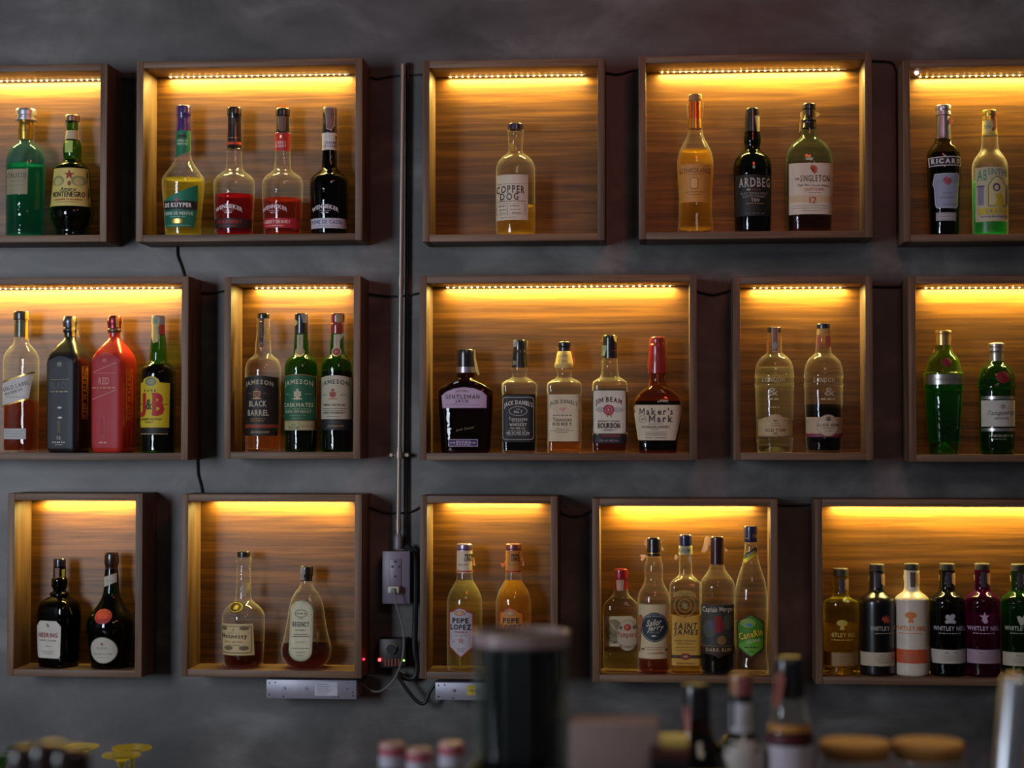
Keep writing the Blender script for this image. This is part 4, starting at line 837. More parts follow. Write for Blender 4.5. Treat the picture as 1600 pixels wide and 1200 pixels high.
bottle(ZK, 612, 'c1', 'liqueur_bottle', 'dark green long necked liqueur bottle with a red wax seal and round label',
 [(455, 34), (500, 38), (550, 40), (590, 45), (630, 60), (665, 82), (700, 108), (735, 128), (768, 133), (800, 131), (850, 124), (920, 114), (998, 106)], 'darkgreen', (610, 'dark'),
 [('wax_cap', 'gloss#2a1414', [(362, 32), (372, 36), (400, 39), (425, 38), (445, 34), (470, 34)])],
 [('neck_strip', [('p', [(580, 498), (645, 475), (646, 525), (580, 553)], '#a8a49a'), ('d', 592, 632, 516, 3, '#6c685f')]),
  ('wax_seal', [('p', ell(600, 707, 48, 40), '#9a1f1e'), ('o', ell(600, 707, 38, 31), 4, '#7a1412'), ('t', 'DOM', 600, 707, 46, 22, '#c04038', {'bold': .03})]),
  ('label', [('p', ell(602, 890, 79, 76), '#2a2c22'), ('p', ell(602, 890, 74, 71), '#b5b0a2'), ('p', star(599, 856, 5, 11, 5), '#8a3024'), ('t', 'D.O.M.', 600, 879, 58, 12, '#7a746a'), ('t', 'BENEDICTINE', 602, 911, 100, 7, '#7a746a'), ('d', 570, 634, 930, 3, '#8c867a')])])
# --- bottom row, second box
bottle(ZL, 400, 'c2', 'cognac_bottle', 'cognac bottle with a cream ornate label, left of the two in its box',
 [(366, 38), (374, 40), (390, 40), (396, 34), (450, 36), (530, 38), (585, 41), (602, 54), (620, 76), (645, 98), (675, 109), (720, 110), (800, 108), (900, 103), (930, 98), (947, 90)], 'clear', (815, 'brown'),
 [('cap', 'gloss#1e1a1c', [(338, 30), (343, 33), (368, 33)])],
 [('medallion', [('p', ell(377, 622, 40, 28), '#1f1c14'), ('o', ell(377, 622, 36, 24), 4, '#b8a020'), ('p', [(365, 632), (372, 615), (385, 610), (392, 618), (380, 626), (388, 634)], '#b8a020')]),
  ('tax_stamp', [('p', [(400, 497), (436, 497), (436, 530), (422, 532), (420, 568), (398, 568)], '#9a8c70')]),
  ('label', [('p', [(291, 706), (470, 704), (475, 868), (306, 868), (296, 800)], '#c0ab7c'), ('o', rrect(302, 716, 464, 856, 10), 4, '#7a6a4c'), ('p', ell(322, 730, 16, 10), '#6c5c44'), ('p', ell(428, 728, 24, 10), '#6c5c44'), ('p', ell(345, 830, 24, 12), '#6c5c44'), ('p', ell(425, 830, 24, 12), '#6c5c44'), ('p', star(372, 736, 4, 12, 4), '#9a8a68'),
   ('d', 345, 402, 752, 3, '#7a6c50'), ('t', 'Hennessy', 374, 771, 130, 32, '#2e2824', {'serif': True, 'bold': .01}), ('t', 'VERY SPECIAL', 372, 798, 96, 8, '#a87c6c'), ('d', 345, 405, 815, 3, '#7a6c50'), ('d', 315, 450, 856, 3, '#7a6c50')])],
 flaps=[('torn_seal', [(436, 400), (442, 410), (438, 425)], '#d8b060')])
bottle(ZL, 728, 'c2', 'brandy_bottle', 'teardrop brandy bottle with a tall oval label, right of the cognac bottle',
 [(488, 27), (510, 30), (530, 42), (555, 60), (590, 78), (640, 90), (700, 99), (760, 110), (810, 122), (850, 130), (880, 127), (910, 112), (932, 90), (946, 78)], 'clear', (820, 'brown'),
 [('cap', 'gloss#1c1a18', [(414, 30), (420, 34), (462, 34), (468, 31), (492, 30)])],
 [('tax_stamp', [('p', [(698, 420), (722, 420), (722, 486), (700, 486)], '#8c8480')]),
  ('label', [('p', rrect(654, 587, 777, 901, 58, 8), '#7c8468'), ('p', rrect(658, 592, 773, 896, 55, 8), '#bdbb9c'), ('o', rrect(663, 598, 768, 890, 50, 8), 2, '#7c8468'), ('o', ell(714, 655, 33, 21), 4, '#55604c'), ('d', 692, 738, 655, 7, '#55604c'), ('d', 698, 732, 682, 4, '#77785c'),
   ('t', 'REGENCY', 714, 710, 86, 26, '#26281f', {'serif': True, 'bold': .03}), ('t', 'BRANDY', 714, 740, 54, 7, '#5c604c'), ('d', 680, 752, 762, 4, '#55583f'), ('d', 672, 760, 772, 4, '#3c3f30'), ('d', 690, 738, 800, 3, '#77785c'), ('d', 672, 760, 832, 4, '#55583f'), ('d', 692, 738, 852, 3, '#77785c'), ('d', 697, 733, 870, 3, '#77785c')])],
 n=2.5, d=.75, flaps=[('torn_seal', [(782, 760), (790, 752), (797, 770), (795, 805), (784, 820)], '#c8bc80', .0)])
# --- bottom row, third box
def shield(cx, w2): return [(cx-w2, 645), (cx-w2*.6, 640), (cx-w2*.45, 630), (cx-w2*.1, 623), (cx+w2*.35, 630), (cx+w2*.5, 641), (cx+w2, 650), (cx+w2, 828), (cx, 882), (cx-w2, 828)]
PLP = [(445, 40), (482, 42), (500, 50), (530, 68), (565, 84), (600, 91), (650, 92), (930, 90), (950, 87)]
for q, (cx, cc, gl_, lq, lab, capc, paper, base) in enumerate(((286, 276, 'clear', 'pale', 'clear tequila bottle with a silver shield label, left of the pair', '#9c8fb0', '#cfc0a8', '#a9a7ae'),
        (541, 537, 'clear', 'honey', 'golden tequila bottle with an orange shield label, partly behind the tumbler of straws', '#9a6a5c', '#b97a34', '#c47d22'))):
    sx = cx+(9 if q == 0 else 12)
    bottle(ZM, cx, 'c3', 'tequila_bottle', lab, PLP, gl_, (490, lq), [('cap', 'foil'+capc, [(299, 37), (304, 41), (332, 41)]), ('neck_sleeve', paper, [(330, 40), (442, 41), (448, 41)])],
     [('neck_print', [('p', rect(cx-39, 322, cx+39, 328), '#5a1c50'), ('p', rect(cx-39, 436, cx+39, 443), '#a8242c'), ('t', 'PEPE', sx+(16 if q == 0 else 0), 358, 38, 18, INK, {'bold': .03}), ('t', 'LOPEZ', sx+(16 if q == 0 else 0), 378, 44, 18, INK, {'bold': .03}), ('t', 'Pepe Lopez', sx-12, 405, 50, 15, '#8a7a68', {'shear': .5, 'bold': 0, 'sl': -.08})]),
      ('label', [('p', shield(cc, 64), base), ('o', shield(cc, 64), 6, '#9c2c28'), ('p', ell(cc-6, 652, 26, 14), '#b59a70'), ('o', ell(cc-6, 652, 26, 14), 4, '#9c4c38'), ('p', ell(cc-26, 654, 9, 9), '#a87c5c'), ('p', ell(cc+14, 654, 9, 9), '#a87c5c'),
       ('t', 'PEPE', cc-2, 690, 82, 26, INK, {'bold': .04, 'grow': .15}), ('t', 'LOPEZ', cc-1, 724, 104, 28, INK, {'bold': .04, 'grow': .1}), ('t', 'TEQUILA', cc, 750, 66, 13, '#a8403c', {'gap': .25}), ('d', cc-30, cc+30, 766, 3, '#6c6460'),
       ('p', star(cc, 792, 8, 20, 5), '#a87078'), ('d', cc-42, cc-30, 800, 4, '#5a5668'), ('d', cc-20, cc+20, 835, 3, '#6c6460'), ('d', cc-14, cc+14, 846, 3, '#6c6460')])],
     flaps=[('torn_seal', [(cx+38, 372), (cx+50, 370), (cx+48, 395), (cx+57, 414), (cx+46, 412), (cx+38, 398)], '#e0b890'), ('torn_seal', [(cx+36, 300), (cx+40, 302), (cx+40, 370), (cx+36, 370)], '#e8c8a0')]
       + ([('torn_seal', [(cx-38, 378), (cx-50, 400), (cx-70, 402), (cx-66, 410), (cx-58, 424), (cx-44, 412), (cx-38, 400)], '#e0a070')] if q else [('torn_seal', [(cx-46, 434), (cx-40, 440), (cx-44, 450)], '#e0b890')]))
# --- bottom row, fourth box
bottle(ZN, 606, 'c4', 'rum_bottle', 'square rum bottle with an amber label, in the middle of the crowded box',
 [(372, 36), (430, 35), (480, 36), (495, 44), (510, 62), (530, 82), (550, 89), (700, 89), (1020, 88)], 'clear', (700, 'gold'),
 [('cap', 'gloss#20204a', [(266, 31), (272, 35), (326, 35)]), ('neck_band', '#a8a88c', [(328, 38), (374, 38)])],
 [('neck_print', [('t', 'RHUM', 600, 352, 62, 24, '#4a5048', {'serif': True})]),
  ('embossed_seal', [('p', [(535, 605), (545, 580), (570, 568), (600, 564), (635, 570), (655, 582), (662, 605), (640, 598), (600, 590), (560, 598)], '#b09038'), ('t', 'ROYAL ABBAYE', 600, 590, 104, 12, '#6c5a2c', {'arc': 8}), ('o', ell(600, 650, 60, 60), 5, '#8a7c4c'), ('o', ell(600, 650, 36, 38), 5, '#8a7c4c'), ('p', star(600, 650, 12, 24, 6), '#8a7c4c')]),
  ('label', [('p', [(528, 700), (565, 706), (600, 716), (640, 706), (692, 700), (692, 978), (528, 978)], '#c09638'), ('t', 'SAINT', 604, 762, 122, 38, '#2c2420', {'serif': True, 'shear': .15, 'bold': .03}), ('t', 'JAMES', 606, 799, 128, 38, '#2c2420', {'serif': True, 'shear': .15, 'bold': .03}), ('t', 'RHUM AGRICOLE', 602, 842, 118, 11, '#7a5a28'), ('t', 'MARTINIQUE', 602, 858, 90, 9, '#7a5a28'),
   ('d', 548, 658, 878, 4, '#8a6830'), ('d', 548, 658, 893, 4, '#8a6830'), ('p', rect(528, 920, 692, 938), '#3c2418'), ('p', ell(602, 928, 28, 18), '#7a2420'), ('t', '40', 602, 928, 24, 16, '#c8b498'), ('t', 'MARTINIQUE', 604, 966, 96, 11, '#7a5a28')])],
 n=5, d=.95, Y=-.052, flaps=[('torn_seal', [(625, 378), (638, 376), (638, 422), (630, 422), (618, 398)], '#ecd8bc', -.006), ('torn_seal', [(545, 382), (556, 375), (566, 392), (552, 408), (543, 398)], '#ecd8bc')])
bottle(ZN, 248, 'c4', 'rum_bottle', 'short clear rum bottle with red cap and pale oval label, leftmost of five',
 [(565, 38), (590, 43), (608, 54), (625, 74), (648, 92), (680, 99), (800, 99), (1000, 98), (1028, 97)], 'clear', (908, 'pale'),
 [('cap', 'gloss#8e1822', [(455, 36), (461, 39), (512, 39), (516, 37), (566, 39)])],
 [('tax_stamp', [('p', [(223, 513), (268, 512), (264, 545), (262, 572), (228, 570)], '#b08c74')]),
  ('back_label', [('p', [(160, 712), (304, 708), (332, 728), (336, 862), (300, 876), (162, 876)], '#b5ad84')]),
  ('label', [('p', ell(212, 795, 50, 68), '#8f8460'), ('p', ell(285, 815, 60, 86), '#b0a48c'), ('o', ell(285, 815, 60, 86), 4, '#8a7c64'), ('p', ell(285, 771, 19, 18), '#a82c28'), ('t', 'P', 285, 771, 12, 16, '#c9a86c'), ('p', ell(248, 773, 9, 10), '#5a5448'), ('p', ell(321, 770, 9, 10), '#5a5448'),
   ('t', 'Pampero', 283, 814, 104, 42, '#9a2a28', {'serif': True, 'bold': .0}), ('t', 'BLANCO', 284, 870, 80, 16, '#7c7060', {'arc': -8, 'gap': .25})])], n=3, d=.6)
bottle(ZN, 430, 'c4', 'rum_bottle', 'spiced rum bottle with a round dark blue label, second from left among five',
 [(378, 37), (405, 42), (440, 50), (475, 52), (505, 49), (530, 54), (555, 66), (580, 80), (610, 88), (650, 90), (1000, 88), (1032, 86)], 'clear', (938, 'whisky'),
 [('cap', 'gloss#17151c', [(281, 30), (290, 36), (330, 37), (376, 38), (382, 38)])],
 [('cap_stripe', [('p', rect(395, 364, 466, 369), GOLD)]),
  ('label', [('p', rect(342, 642, 516, 942), '#c8b890'), ('o', rect(342, 642, 516, 942), 3, '#a08a5c'), ('p', ell(434, 768, 82, 86), '#c8b890'), ('p', ell(434, 768, 75, 81), '#1f2a36'), ('o', ell(434, 768, 70, 76), 3, '#8a948c'), ('t', 'THE ORIGINAL', 434, 712, 80, 9, '#a8a894', {'arc': 5}),
   ('t', 'Sailor', 432, 742, 78, 36, '#c8c4b0', {'shear': .4, 'tilt': -8, 'bold': .02}), ('t', 'Jerry', 440, 774, 84, 36, '#c8c4b0', {'shear': .4, 'tilt': -8, 'bold': .02}), ('t', 'SPICED', 434, 796, 50, 10, '#a8a894', {'gap': .3}), ('d', 418, 448, 815, 8, '#c8c4b0'),
   ('p', ell(360, 735, 12, 34), '#a0603c'), ('p', [(350, 770), (364, 770), (356, 905), (350, 905)], '#9c5a3c'), ('d', 385, 480, 878, 3, '#8a7c5c'), ('d', 392, 470, 890, 3, '#8a7c5c'), ('p', [(385, 912), (430, 905), (470, 902), (485, 912)], '#b0704c'), ('p', ell(372, 888, 9, 5), '#5c5444'), ('p', ell(497, 892, 9, 5), '#5c5444')])],
 flaps=[('torn_seal', [(375, 320), (382, 300), (392, 284), (402, 280), (398, 300), (398, 340), (386, 346), (388, 330)], '#ecd8bc'), ('torn_seal', [(352, 378), (368, 376), (392, 380), (380, 400), (365, 412), (356, 404), (362, 392)], '#ecd8bc'), ('torn_seal', [(462, 284), (474, 296), (476, 330), (486, 350), (474, 350), (468, 310)], '#ecd8bc')], Y=-.074)
bottle(ZN, 780, 'c4', 'rum_bottle', 'dark rum bottle with a grey pictorial label and black cap, fourth among five',
 [(428, 37), (450, 43), (475, 56), (500, 76), (525, 92), (550, 99), (600, 99), (1000, 96), (1034, 95)], 'clear', (880, 'dark'),
 [('cap', 'gloss#33141c', [(276, 32), (282, 36), (330, 36), (430, 37)])],
 [('label', [('p', rect(692, 645, 870, 880), '#33322e'), ('p', ell(735, 775, 34, 48), '#48493f'), ('p', ell(835, 740, 26, 44), '#4c4c40'), ('t', 'Captain', 738, 674, 78, 38, '#c4bda8', {'bold': .015, 'gap': .06}), ('t', 'Morgan', 827, 672, 76, 34, '#c4bda8', {'bold': .015, 'gap': .06}),
   ('p', [(762, 705), (795, 702), (808, 735), (816, 775), (790, 800), (765, 795), (755, 760)], '#7a1c1e'), ('p', ell(800, 838, 24, 26), '#7c5c30'), ('p', ell(742, 760, 14, 24), '#3c4c68'),
   ('p', rect(692, 868, 870, 912), '#2c1216'), ('p', [(692, 912), (870, 912), (815, 918), (785, 938), (755, 918)], '#2c1216'), ('t', 'DARK RUM', 784, 890, 132, 20, '#a8925c', {'bold': .03}), ('p', rect(692, 868, 870, 871), '#8a6a3c')])],
 flaps=[('torn_seal', [(742, 278), (722, 272), (712, 285), (706, 318), (692, 362), (712, 368), (728, 350), (736, 320), (746, 330)], '#ecd8bc'), ('torn_seal', [(815, 284), (822, 300), (820, 335), (838, 350), (832, 362), (818, 350)], '#ecd8bc')])
bottle(ZN, 967, 'c4', 'cachaca_bottle', 'tall curved clear bottle with a green hexagonal label in the crowded box',
 [(305, 33), (345, 34), (400, 41), (450, 55), (500, 72), (560, 86), (620, 93), (700, 93), (800, 90), (880, 87), (950, 90), (1000, 95), (1030, 94)], 'clear', None,
 [('cap', 'gloss#1d2048', [(218, 36), (224, 39), (298, 38), (306, 36)])],
 [('cap_print', [('t', 'CR', 985, 272, 26, 18, GOLD), ('d', 928, 955, 285, 4, GOLD)]),
  ('neck_strip', [('p', [(930, 372), (995, 330), (1000, 345), (1000, 362), (932, 402)], '#23301c'), ('p', [(928, 400), (996, 358), (1000, 372), (932, 422)], '#b8b41c'), ('t', 'CANARIO', 966, 368, 54, 10, '#c8c4a0', {'tilt': -33})]),
  ('label', [('p', [(886, 745), (962, 695), (1036, 738), (1035, 888), (962, 938), (890, 885)], '#23261c'), ('p', [(892, 750), (962, 703), (1030, 743), (1029, 882), (962, 928), (896, 880)], '#3f7c1e'), ('p', ell(945, 745, 42, 24), '#7a9a3c'), ('p', ell(950, 755, 18, 8), '#3a7ca0'), ('p', [(900, 860), (960, 830), (1028, 835), (1025, 880), (962, 925), (900, 878)], '#5c9c20'),
   ('t', 'CanaRio', 962, 806, 128, 42, '#1c2414', {'tilt': -14, 'bold': .09, 'grow': .1}), ('t', 'CanaRio', 962, 806, 126, 38, '#d8c028', {'tilt': -14, 'bold': .03, 'grow': .1}), ('t', 'Cachaca', 975, 840, 70, 20, '#c8d0b0', {'shear': .4, 'tilt': -14, 'bold': 0}), ('d', 928, 996, 878, 7, '#23302c'), ('d', 945, 980, 900, 4, '#2c4420')])])
# --- bottom row, fifth box: six matching gin bottles
def gin(cx, dx, gl_, liq, capcol, txt, band, emblem, lab, y0=0, hw=98, tc=None):
    P = [(462+y0, 43), (500+y0, 42), (555+y0*.8, 42), (575+y0*.8, 46), (592+y0*.8, 66), (606+y0*.6, 84), (622+y0*.5, 95), (640+y0*.4, hw), (800, hw), (1000, hw-1), (1040, hw-2)]
    ex = cx+dx; a = 170
    shapes = {'tree': [('p', ell(ex, 745-0, 30, 18), txt), ('p', [(ex-6, 745), (ex+6, 745), (ex+14, 782), (ex-14, 782)], txt)],
      'burst': [('p', star(ex, 725, 14, 26, 7), '#a8402c')], 'berries': [('p', ell(ex-14, 712, 14, 14), txt), ('p', ell(ex+12, 708, 14, 14), txt), ('p', ell(ex, 728, 18, 18), txt), ('p', ell(ex-18, 738, 12, 10), txt), ('p', ell(ex+18, 738, 12, 10), txt)],
      'flower': [('p', star(ex, 712, 12, 30, 5), txt), ('p', ell(ex+4, 735, 14, 12), txt)], 'leaf': [('p', [(ex-28, 710), (ex-12, 704), (ex, 716), (ex+10, 702), (ex+26, 708), (ex+18, 735), (ex+4, 757), (ex-10, 757), (ex-20, 735)], txt)]}[emblem]
    ty = 810 if emblem == 'tree' and y0 else 774
    if emblem == 'tree' and not y0: shapes = [('p', ell(ex, 702, 32, 18), txt), ('p', [(ex-7, 704), (ex+7, 704), (ex+15, 742), (ex-15, 742)], txt)]
    by = (905, 980) if y0 else (890, 966)
    return bottle(ZO, cx, 'c5', 'gin_bottle', lab, P, gl_, liq, [('cap', '#2c2420', [(424+y0*.8, 38), (429+y0*.8, 42), (460+y0, 42)]), ],
     [('lettering', shapes+[('t', 'WHITLEY NEILL', ex, ty, a, 24, txt, {'bold': .03}), ('d', ex-60, ex+60, ty+27, 5, txt)]),
      ('band_label', [('p', rect(cx-hw, by[0], cx+hw, by[1]), band), ('d', ex-30, ex+40, by[0]+18, 7, txt if band == '#c2562a' else '#77708a'), ('d', ex-50, ex+50, by[0]+34, 3, '#8a8478'), ('d', ex-50, ex+50, by[0]+45, 3, '#8a8478'), ('d', ex-44, ex+44, by[0]+56, 3, '#8a8478')]),
      ('neck_seal', [('p', [(cx-14, 470+y0), (cx+16, 470+y0), (cx+14, 552+y0), (cx-12, 552+y0)], tc or '#3a3440')]),
      ('tax_stamp', [('p', [(cx+18, 478+y0), (cx+40, 474+y0), (cx+40, 545+y0), (cx+20, 530+y0)], '#a8846c')])], punt=(.014 if gl_ == 'yellow' else 0),
     flaps=[('torn_seal', [(cx+40, 480+y0), (cx+45, 485+y0), (cx+44, 540+y0), (cx+40, 545+y0)], '#e0b880'), ('torn_seal', [(cx-41, 485+y0), (cx-46, 490+y0), (cx-44, 520+y0), (cx-41, 520+y0)], '#e0c890')])
G = 'gin bottles'
gin(227, -2, 'yellow', (750, 'gold'), 0, '#b5a040', '#8a6a34', 'tree', 'yellow tinted gin bottle with amber liquid, leftmost of the matching gin row', 34, 96)
gin(427, 38, 'gloss#0b0b10', None, 0, '#a8a69c', '#b0aa92', 'burst', 'black gin bottle with a cream band and small red emblem in the matching row', 4)
gin(619, -18, 'gloss#cfc8ba', None, 0, '#cc7c3c', '#c2562a', 'tree', 'opaque white gin bottle with an orange band and orange tree emblem', 0, 94, '#5a4a34')
gin(815, 2, 'smoke', (690, 'dark'), 0, '#a9abb0', '#b3afa8', 'berries', 'smoky dark gin bottle with a pale band, between the white and purple bottles')
gin(1008, -4, 'purple', (690, 'purple'), 0, '#b99cc0', '#9c8498', 'flower', 'deep purple gin bottle with a mauve band near the right edge')
gin(1208, 0, 'green', (640, 'dgreen'), 0, '#a9b4a0', '#b0ac94', 'leaf', 'deep green gin bottle cut by the right edge of the photo', 4)

# ---------------------------------------------------------------- pipe, sockets and cables on the wall
def wpt(px, py, Y=-.02): return hit(px, py, Y)
M_STEEL = pbr('galvanised_steel', lin('#94897f'), .38, .55)
M_BLACKC = pbr('black_cable_rubber', lin('#131316'), .5)
M_DEVICE = pbr('black_device_plastic', lin('#141418'), .45)
top = wpt(629.5, 100, -.03); bot = wpt(622, 848, -.03)
t = thing('conduit_pipe', 'thin steel conduit pipe running down the wall between the box columns', 'pipe', (bot.x, -.03, bot.z))
bm = bmesh.new(); tube(bm, [(0, 0, 0), tuple(top-bot)], .0056, 14); mesh_obj('pipe', bm, M_STEEL, t)
for py in (441, 708, 820):
    p = wpt(629.5-7.5*(py-100)/748, py, -.03)-bot
    bm = bmesh.new(); tube(bm, [p+Vector((0, 0, -.012)), p+Vector((0, 0, .012))], .0068, 14); mesh_obj('coupling', bm, M_STEEL, t)
p = wpt(623.5, 711, -.03)-bot
bm = bmesh.new()
for sx in (-1, 1):
    tube(bm, [p+Vector((sx*.006, .006, 0)), p+Vector((sx*.020, .012, 0))], .0055, 10)
    tube(bm, [p+Vector((sx*.018, -.001, 0)), p+Vector((sx*.018, .029, 0))], .004, 10)
tube(bm, [p+Vector((0, 0, -.0065)), p+Vector((0, 0, .0065))], .009, 16)
mesh_obj('pipe_clamp', bm, M_STEEL, t)
bm = bmesh.new(); q = Vector((0, 0, 0)); tube(bm, [q+Vector((0, 0, -.014)), q+Vector((0, 0, .012)), q+Vector((0, 0, .02))], [.010, .010, .007], 14); mesh_obj('box_connector', bm, pbr('grey_connector', lin('#77727c'), .5, .3), t)

a = wpt(597, 861, -.05); b = wpt(640.5, 944, -.05); ox, oz = (a.x+b.x)/2, (a.z+b.z)/2; hw, hh = (b.x-a.x)/2, (a.z-b.z)/2
t = thing('wall_socket_box', 'grey mauve surface socket box with a double outlet under the steel pipe', 'socket', (ox, 0, oz))
M_SOCK = pbr('mauve_grey_plastic', lin('#6c6474'), .42)
box('back_box', -hw*.96, hw*.96, -.042, -.001, -hh*.98, hh*.98, M_SOCK, t, .002)
box('face_plate', -hw, hw, -.050, -.0425, -hh, hh, M_SOCK, t, .002)
M_HOLE = pbr('socket_hole_black', lin('#0a0a0c'), .6)
def hole(bm, x, z, r=.0026): tube(bm, [(x, -.0535, z), (x, -.0498, z)], r, 10)
box('outlet_module', -.014, .012, -.0528, -.0502, -.036, .042, pbr('socket_insert', lin('#665e6e'), .4), t, .001)
bm = bmesh.new()
for x, z in ((-.001, .036), (-.008, .0245), (.008, .0245), (-.001, .003)): hole(bm, x, z)
mesh_obj('pin_holes', bm, M_HOLE, t)
pp = wpt(616, 921, -.06); t = thing('power_plug', 'pale green white plug pushed into the lower outlet with a grey cord', 'plug', (pp.x, -.053, pp.z))
M_PLUG = pbr('pale_plug_plastic', lin('#aab8a4'), .45)
box('plug_body', -.013, .013, -.022, -.001, -.008, .008, M_PLUG, t, .003)
box('cord_grip', -.005, .005, -.028, -.0225, -.008, .004, pbr('grey_cord', lin('#6c6a6c'), .5), t, .0015)
path = smooth_path([wpt(616, 924, -.08), wpt(619, 945, -.085), wpt(628, 975, -.08), wpt(631, 1005, -.08), wpt(627, 1035, -.08), wpt(615, 1062, -.07), wpt(596, 1079, -.06), wpt(580, 1079, -.04), wpt(562, 1066, -.03)])
bm = bmesh.new(); tube(bm, [p-t.location for p in path], .0021, 8); mesh_obj('power_cord', bm, pbr('grey_cord', lin('#6c6a6c'), .5), t)

a = wpt(590, 998, -.05); b = wpt(634, 1044, -.05); ox, oz = (a.x+b.x)/2, (a.z+b.z)/2; hw, hh = (b.x-a.x)/2, (a.z-b.z)/2
t = thing('lighting_controller', 'small black controller with a dial and glowing red and green indicator lights', 'controller', (ox, 0, oz))
box('housing', -hw, hw, -.05, -.001, -hh, hh, M_DEVICE, t, .002)
bm = bmesh.new(); tube(bm, [(0, -.058, hh*.3), (0, -.051, hh*.3)], .011, 20); mesh_obj('dial', bm, pbr('dark_dial', lin('#22232a'), .3), t)
bm = bmesh.new(); pts = [(.0125*math.cos(R(k)), -.0545, hh*.3+.0125*math.sin(R(k))) for k in range(20, 175, 12)]; tube(bm, pts, .0008, 6); mesh_obj('dial_rim', bm, M_STEEL, t)
bm = bmesh.new()
for k in range(5): bx(bm, -.016+k*.0075, -.0115+k*.0075, -.053, -.0505, -hh*.85, -hh*.35)
mesh_obj('terminal_block', bm, pbr('orange_terminals', lin('#6a2a14'), .5), t)
def lamp(name, p, r, col, s):
    bm = bmesh.new(); bmesh.ops.create_uvsphere(bm, u_segments=12, v_segments=8, radius=r)
    for v in bm.verts: v.co += p-t.location
    mesh_obj(name, bm, pbr(name+'_glow', col, .4, emit=col, estr=s), t)
lamp('red_indicator', wpt(593, 1031, -.052), .0038, (1, .03, .03, 1), 9)
lamp('green_indicator', wpt(631, 1032, -.052), .0022, (.2, .9, .05, 1), 6)
pr = wpt(568, 1032, -.02)
bm = bmesh.new(); bmesh.ops.create_uvsphere(bm, u_segments=12, v_segments=8, radius=.0026)
o = mesh_obj('indicator_light', bm, pbr('red_small_glow', (1, .02, .06, 1), .4, emit=(1, .02, .06, 1), estr=5)); o.location = wpt(567, 1030, -.10)
o.location.x = hit(568.5, 1030, -.10).x
tag(o, 'tiny red light glowing beside the right edge of the cognac box', 'indicator light')

def psu(L, T, Rr, B, label, sticker):
    a = hit(L, T, -.095); b = hit(Rr, B, -.095); x0, x1, z1, z0 = a.x, b.x, a.z, b.z
    t = thing('led_power_supply', label, 'power supply', ((x0+x1)/2, 0, z0)); w2 = (x1-x0)/2; h = z1-z0
    box('metal_case', -w2, w2, -.095, -.001, 0, h, pbr('powder_grey_metal', lin('#8c8a98'), .42, .3), t, .0012)
    bm = bmesh.new()
    for x, z in ((-.93*w2, .82*h), (-.93*w2, .2*h), (.92*w2, .38*h), (.92*w2, .2*h), (.8*w2, .55*h), (-.8*w2, .85*h), (-.62*w2, .12*h), (.6*w2, .12*h)): tube(bm, [(x, -.0958, z), (x, -.094, z)], .0016, 8)
    mesh_obj('vent_hole', bm, M_HOLE, t)
    for x in (-.6*w2, -.12*w2):
        bm = bmesh.new(); tube(bm, [(x, -.097, .55*h), (x, -.0952, .55*h)], .0035, 12); mesh_obj('screw', bm, pbr('screw_metal', lin('#8a8896'), .35, .8), t)
    if sticker == 'white':
        bm = bmesh.new(); bx(bm, .08*w2, .58*w2, -.0956, -.0951, .18*h, .9*h, 0, 0)
        for k in range(6): bx(bm, .12*w2, (.35+.12*((k*37) % 5)/5)*w2, -.0959, -.0957, (.26+.1*k)*h, (.29+.1*k)*h, 0, 1)
        mesh_obj('rating_sticker', bm, [ink('#b9b8c4'), ink('#6c6a78')], t, 0)
    else:
        bm = bmesh.new(); bx(bm, -.32*w2, -.14*w2, -.0956, -.0951, .3*h, .85*h, 0, 0); bx(bm, -.28*w2, -.18*w2, -.0959, -.0957, .5*h, .62*h, 0, 1)
        mesh_obj('warning_sticker', bm, [ink('#c0a61c'), ink('#8a7a18')], t, 0)
psu(416, 1061.5, 557, 1093, 'pale grey metal power supply with a white sticker under the cognac box', 'white')
psu(680, 1066, 828, 1095.5, 'pale grey metal power supply with a yellow sticker under the tequila box', 'yellow')

def cable(label, pts, r=.0022, Y=-.006, name='cable'):
    P = [wpt(p[0], p[1], p[2] if len(p) > 2 else Y) for p in pts]; P = smooth_path(P)
    o0 = P[0].copy(); bm = bmesh.new(); tube(bm, [p-o0 for p in P], r, 8)
    o = mesh_obj(name, bm, M_BLACKC); o.location = o0; tag(o, label, 'cable', 'thin black cables linking the lit boxes' if r < .003 else None)
cable('thin black cable crossing from the top left box to the four bottle box', [(186, 120), (200, 124), (222, 121)])
cable('thin black cable passing behind the steel pipe in the top row', [(572, 118), (590, 123), (612, 119), (668, 116)])
cable('thin black cable between the square top box and the three whisky box', [(938, 112), (965, 116), (985, 111), (1006, 108)])
cable('thin black cable between the two rightmost boxes of the top row', [(1355, 95), (1385, 96), (1396, 100), (1402, 112), (1418, 116)])
cable('black cable dropping from the top left box to the middle row', [(277, 376), (277, 398), (284, 418), (290, 440)])
cable('black cable dropping from the middle left box to the cognac box', [(308, 712), (309, 740), (314, 760), (318, 785)])
cable('thin black cable passing behind the pipe in the middle row', [(556, 455), (590, 461), (625, 463), (665, 456)])
cable('thin black cable between the widest box and the clear gin box', [(1080, 452), (1110, 460), (1130, 457), (1155, 450)])
cable('thin black cable between the clear gin box and the green gin box', [(1355, 447), (1390, 448), (1430, 447)])
cable('thin black cable in the dark gap left of the narrow middle box', [(290, 452), (325, 458), (362, 452)])
cable('thin black cable looping behind the pipe in the bottom row', [(560, 783), (600, 800), (640, 800), (664, 786)])
cable('thin black cable between the tequila box and the rum box', [(862, 790), (885, 804), (905, 806), (920, 800), (932, 790)])
cable('thin black cable between the rum box and the long gin box', [(1208, 788), (1240, 789), (1284, 788)])
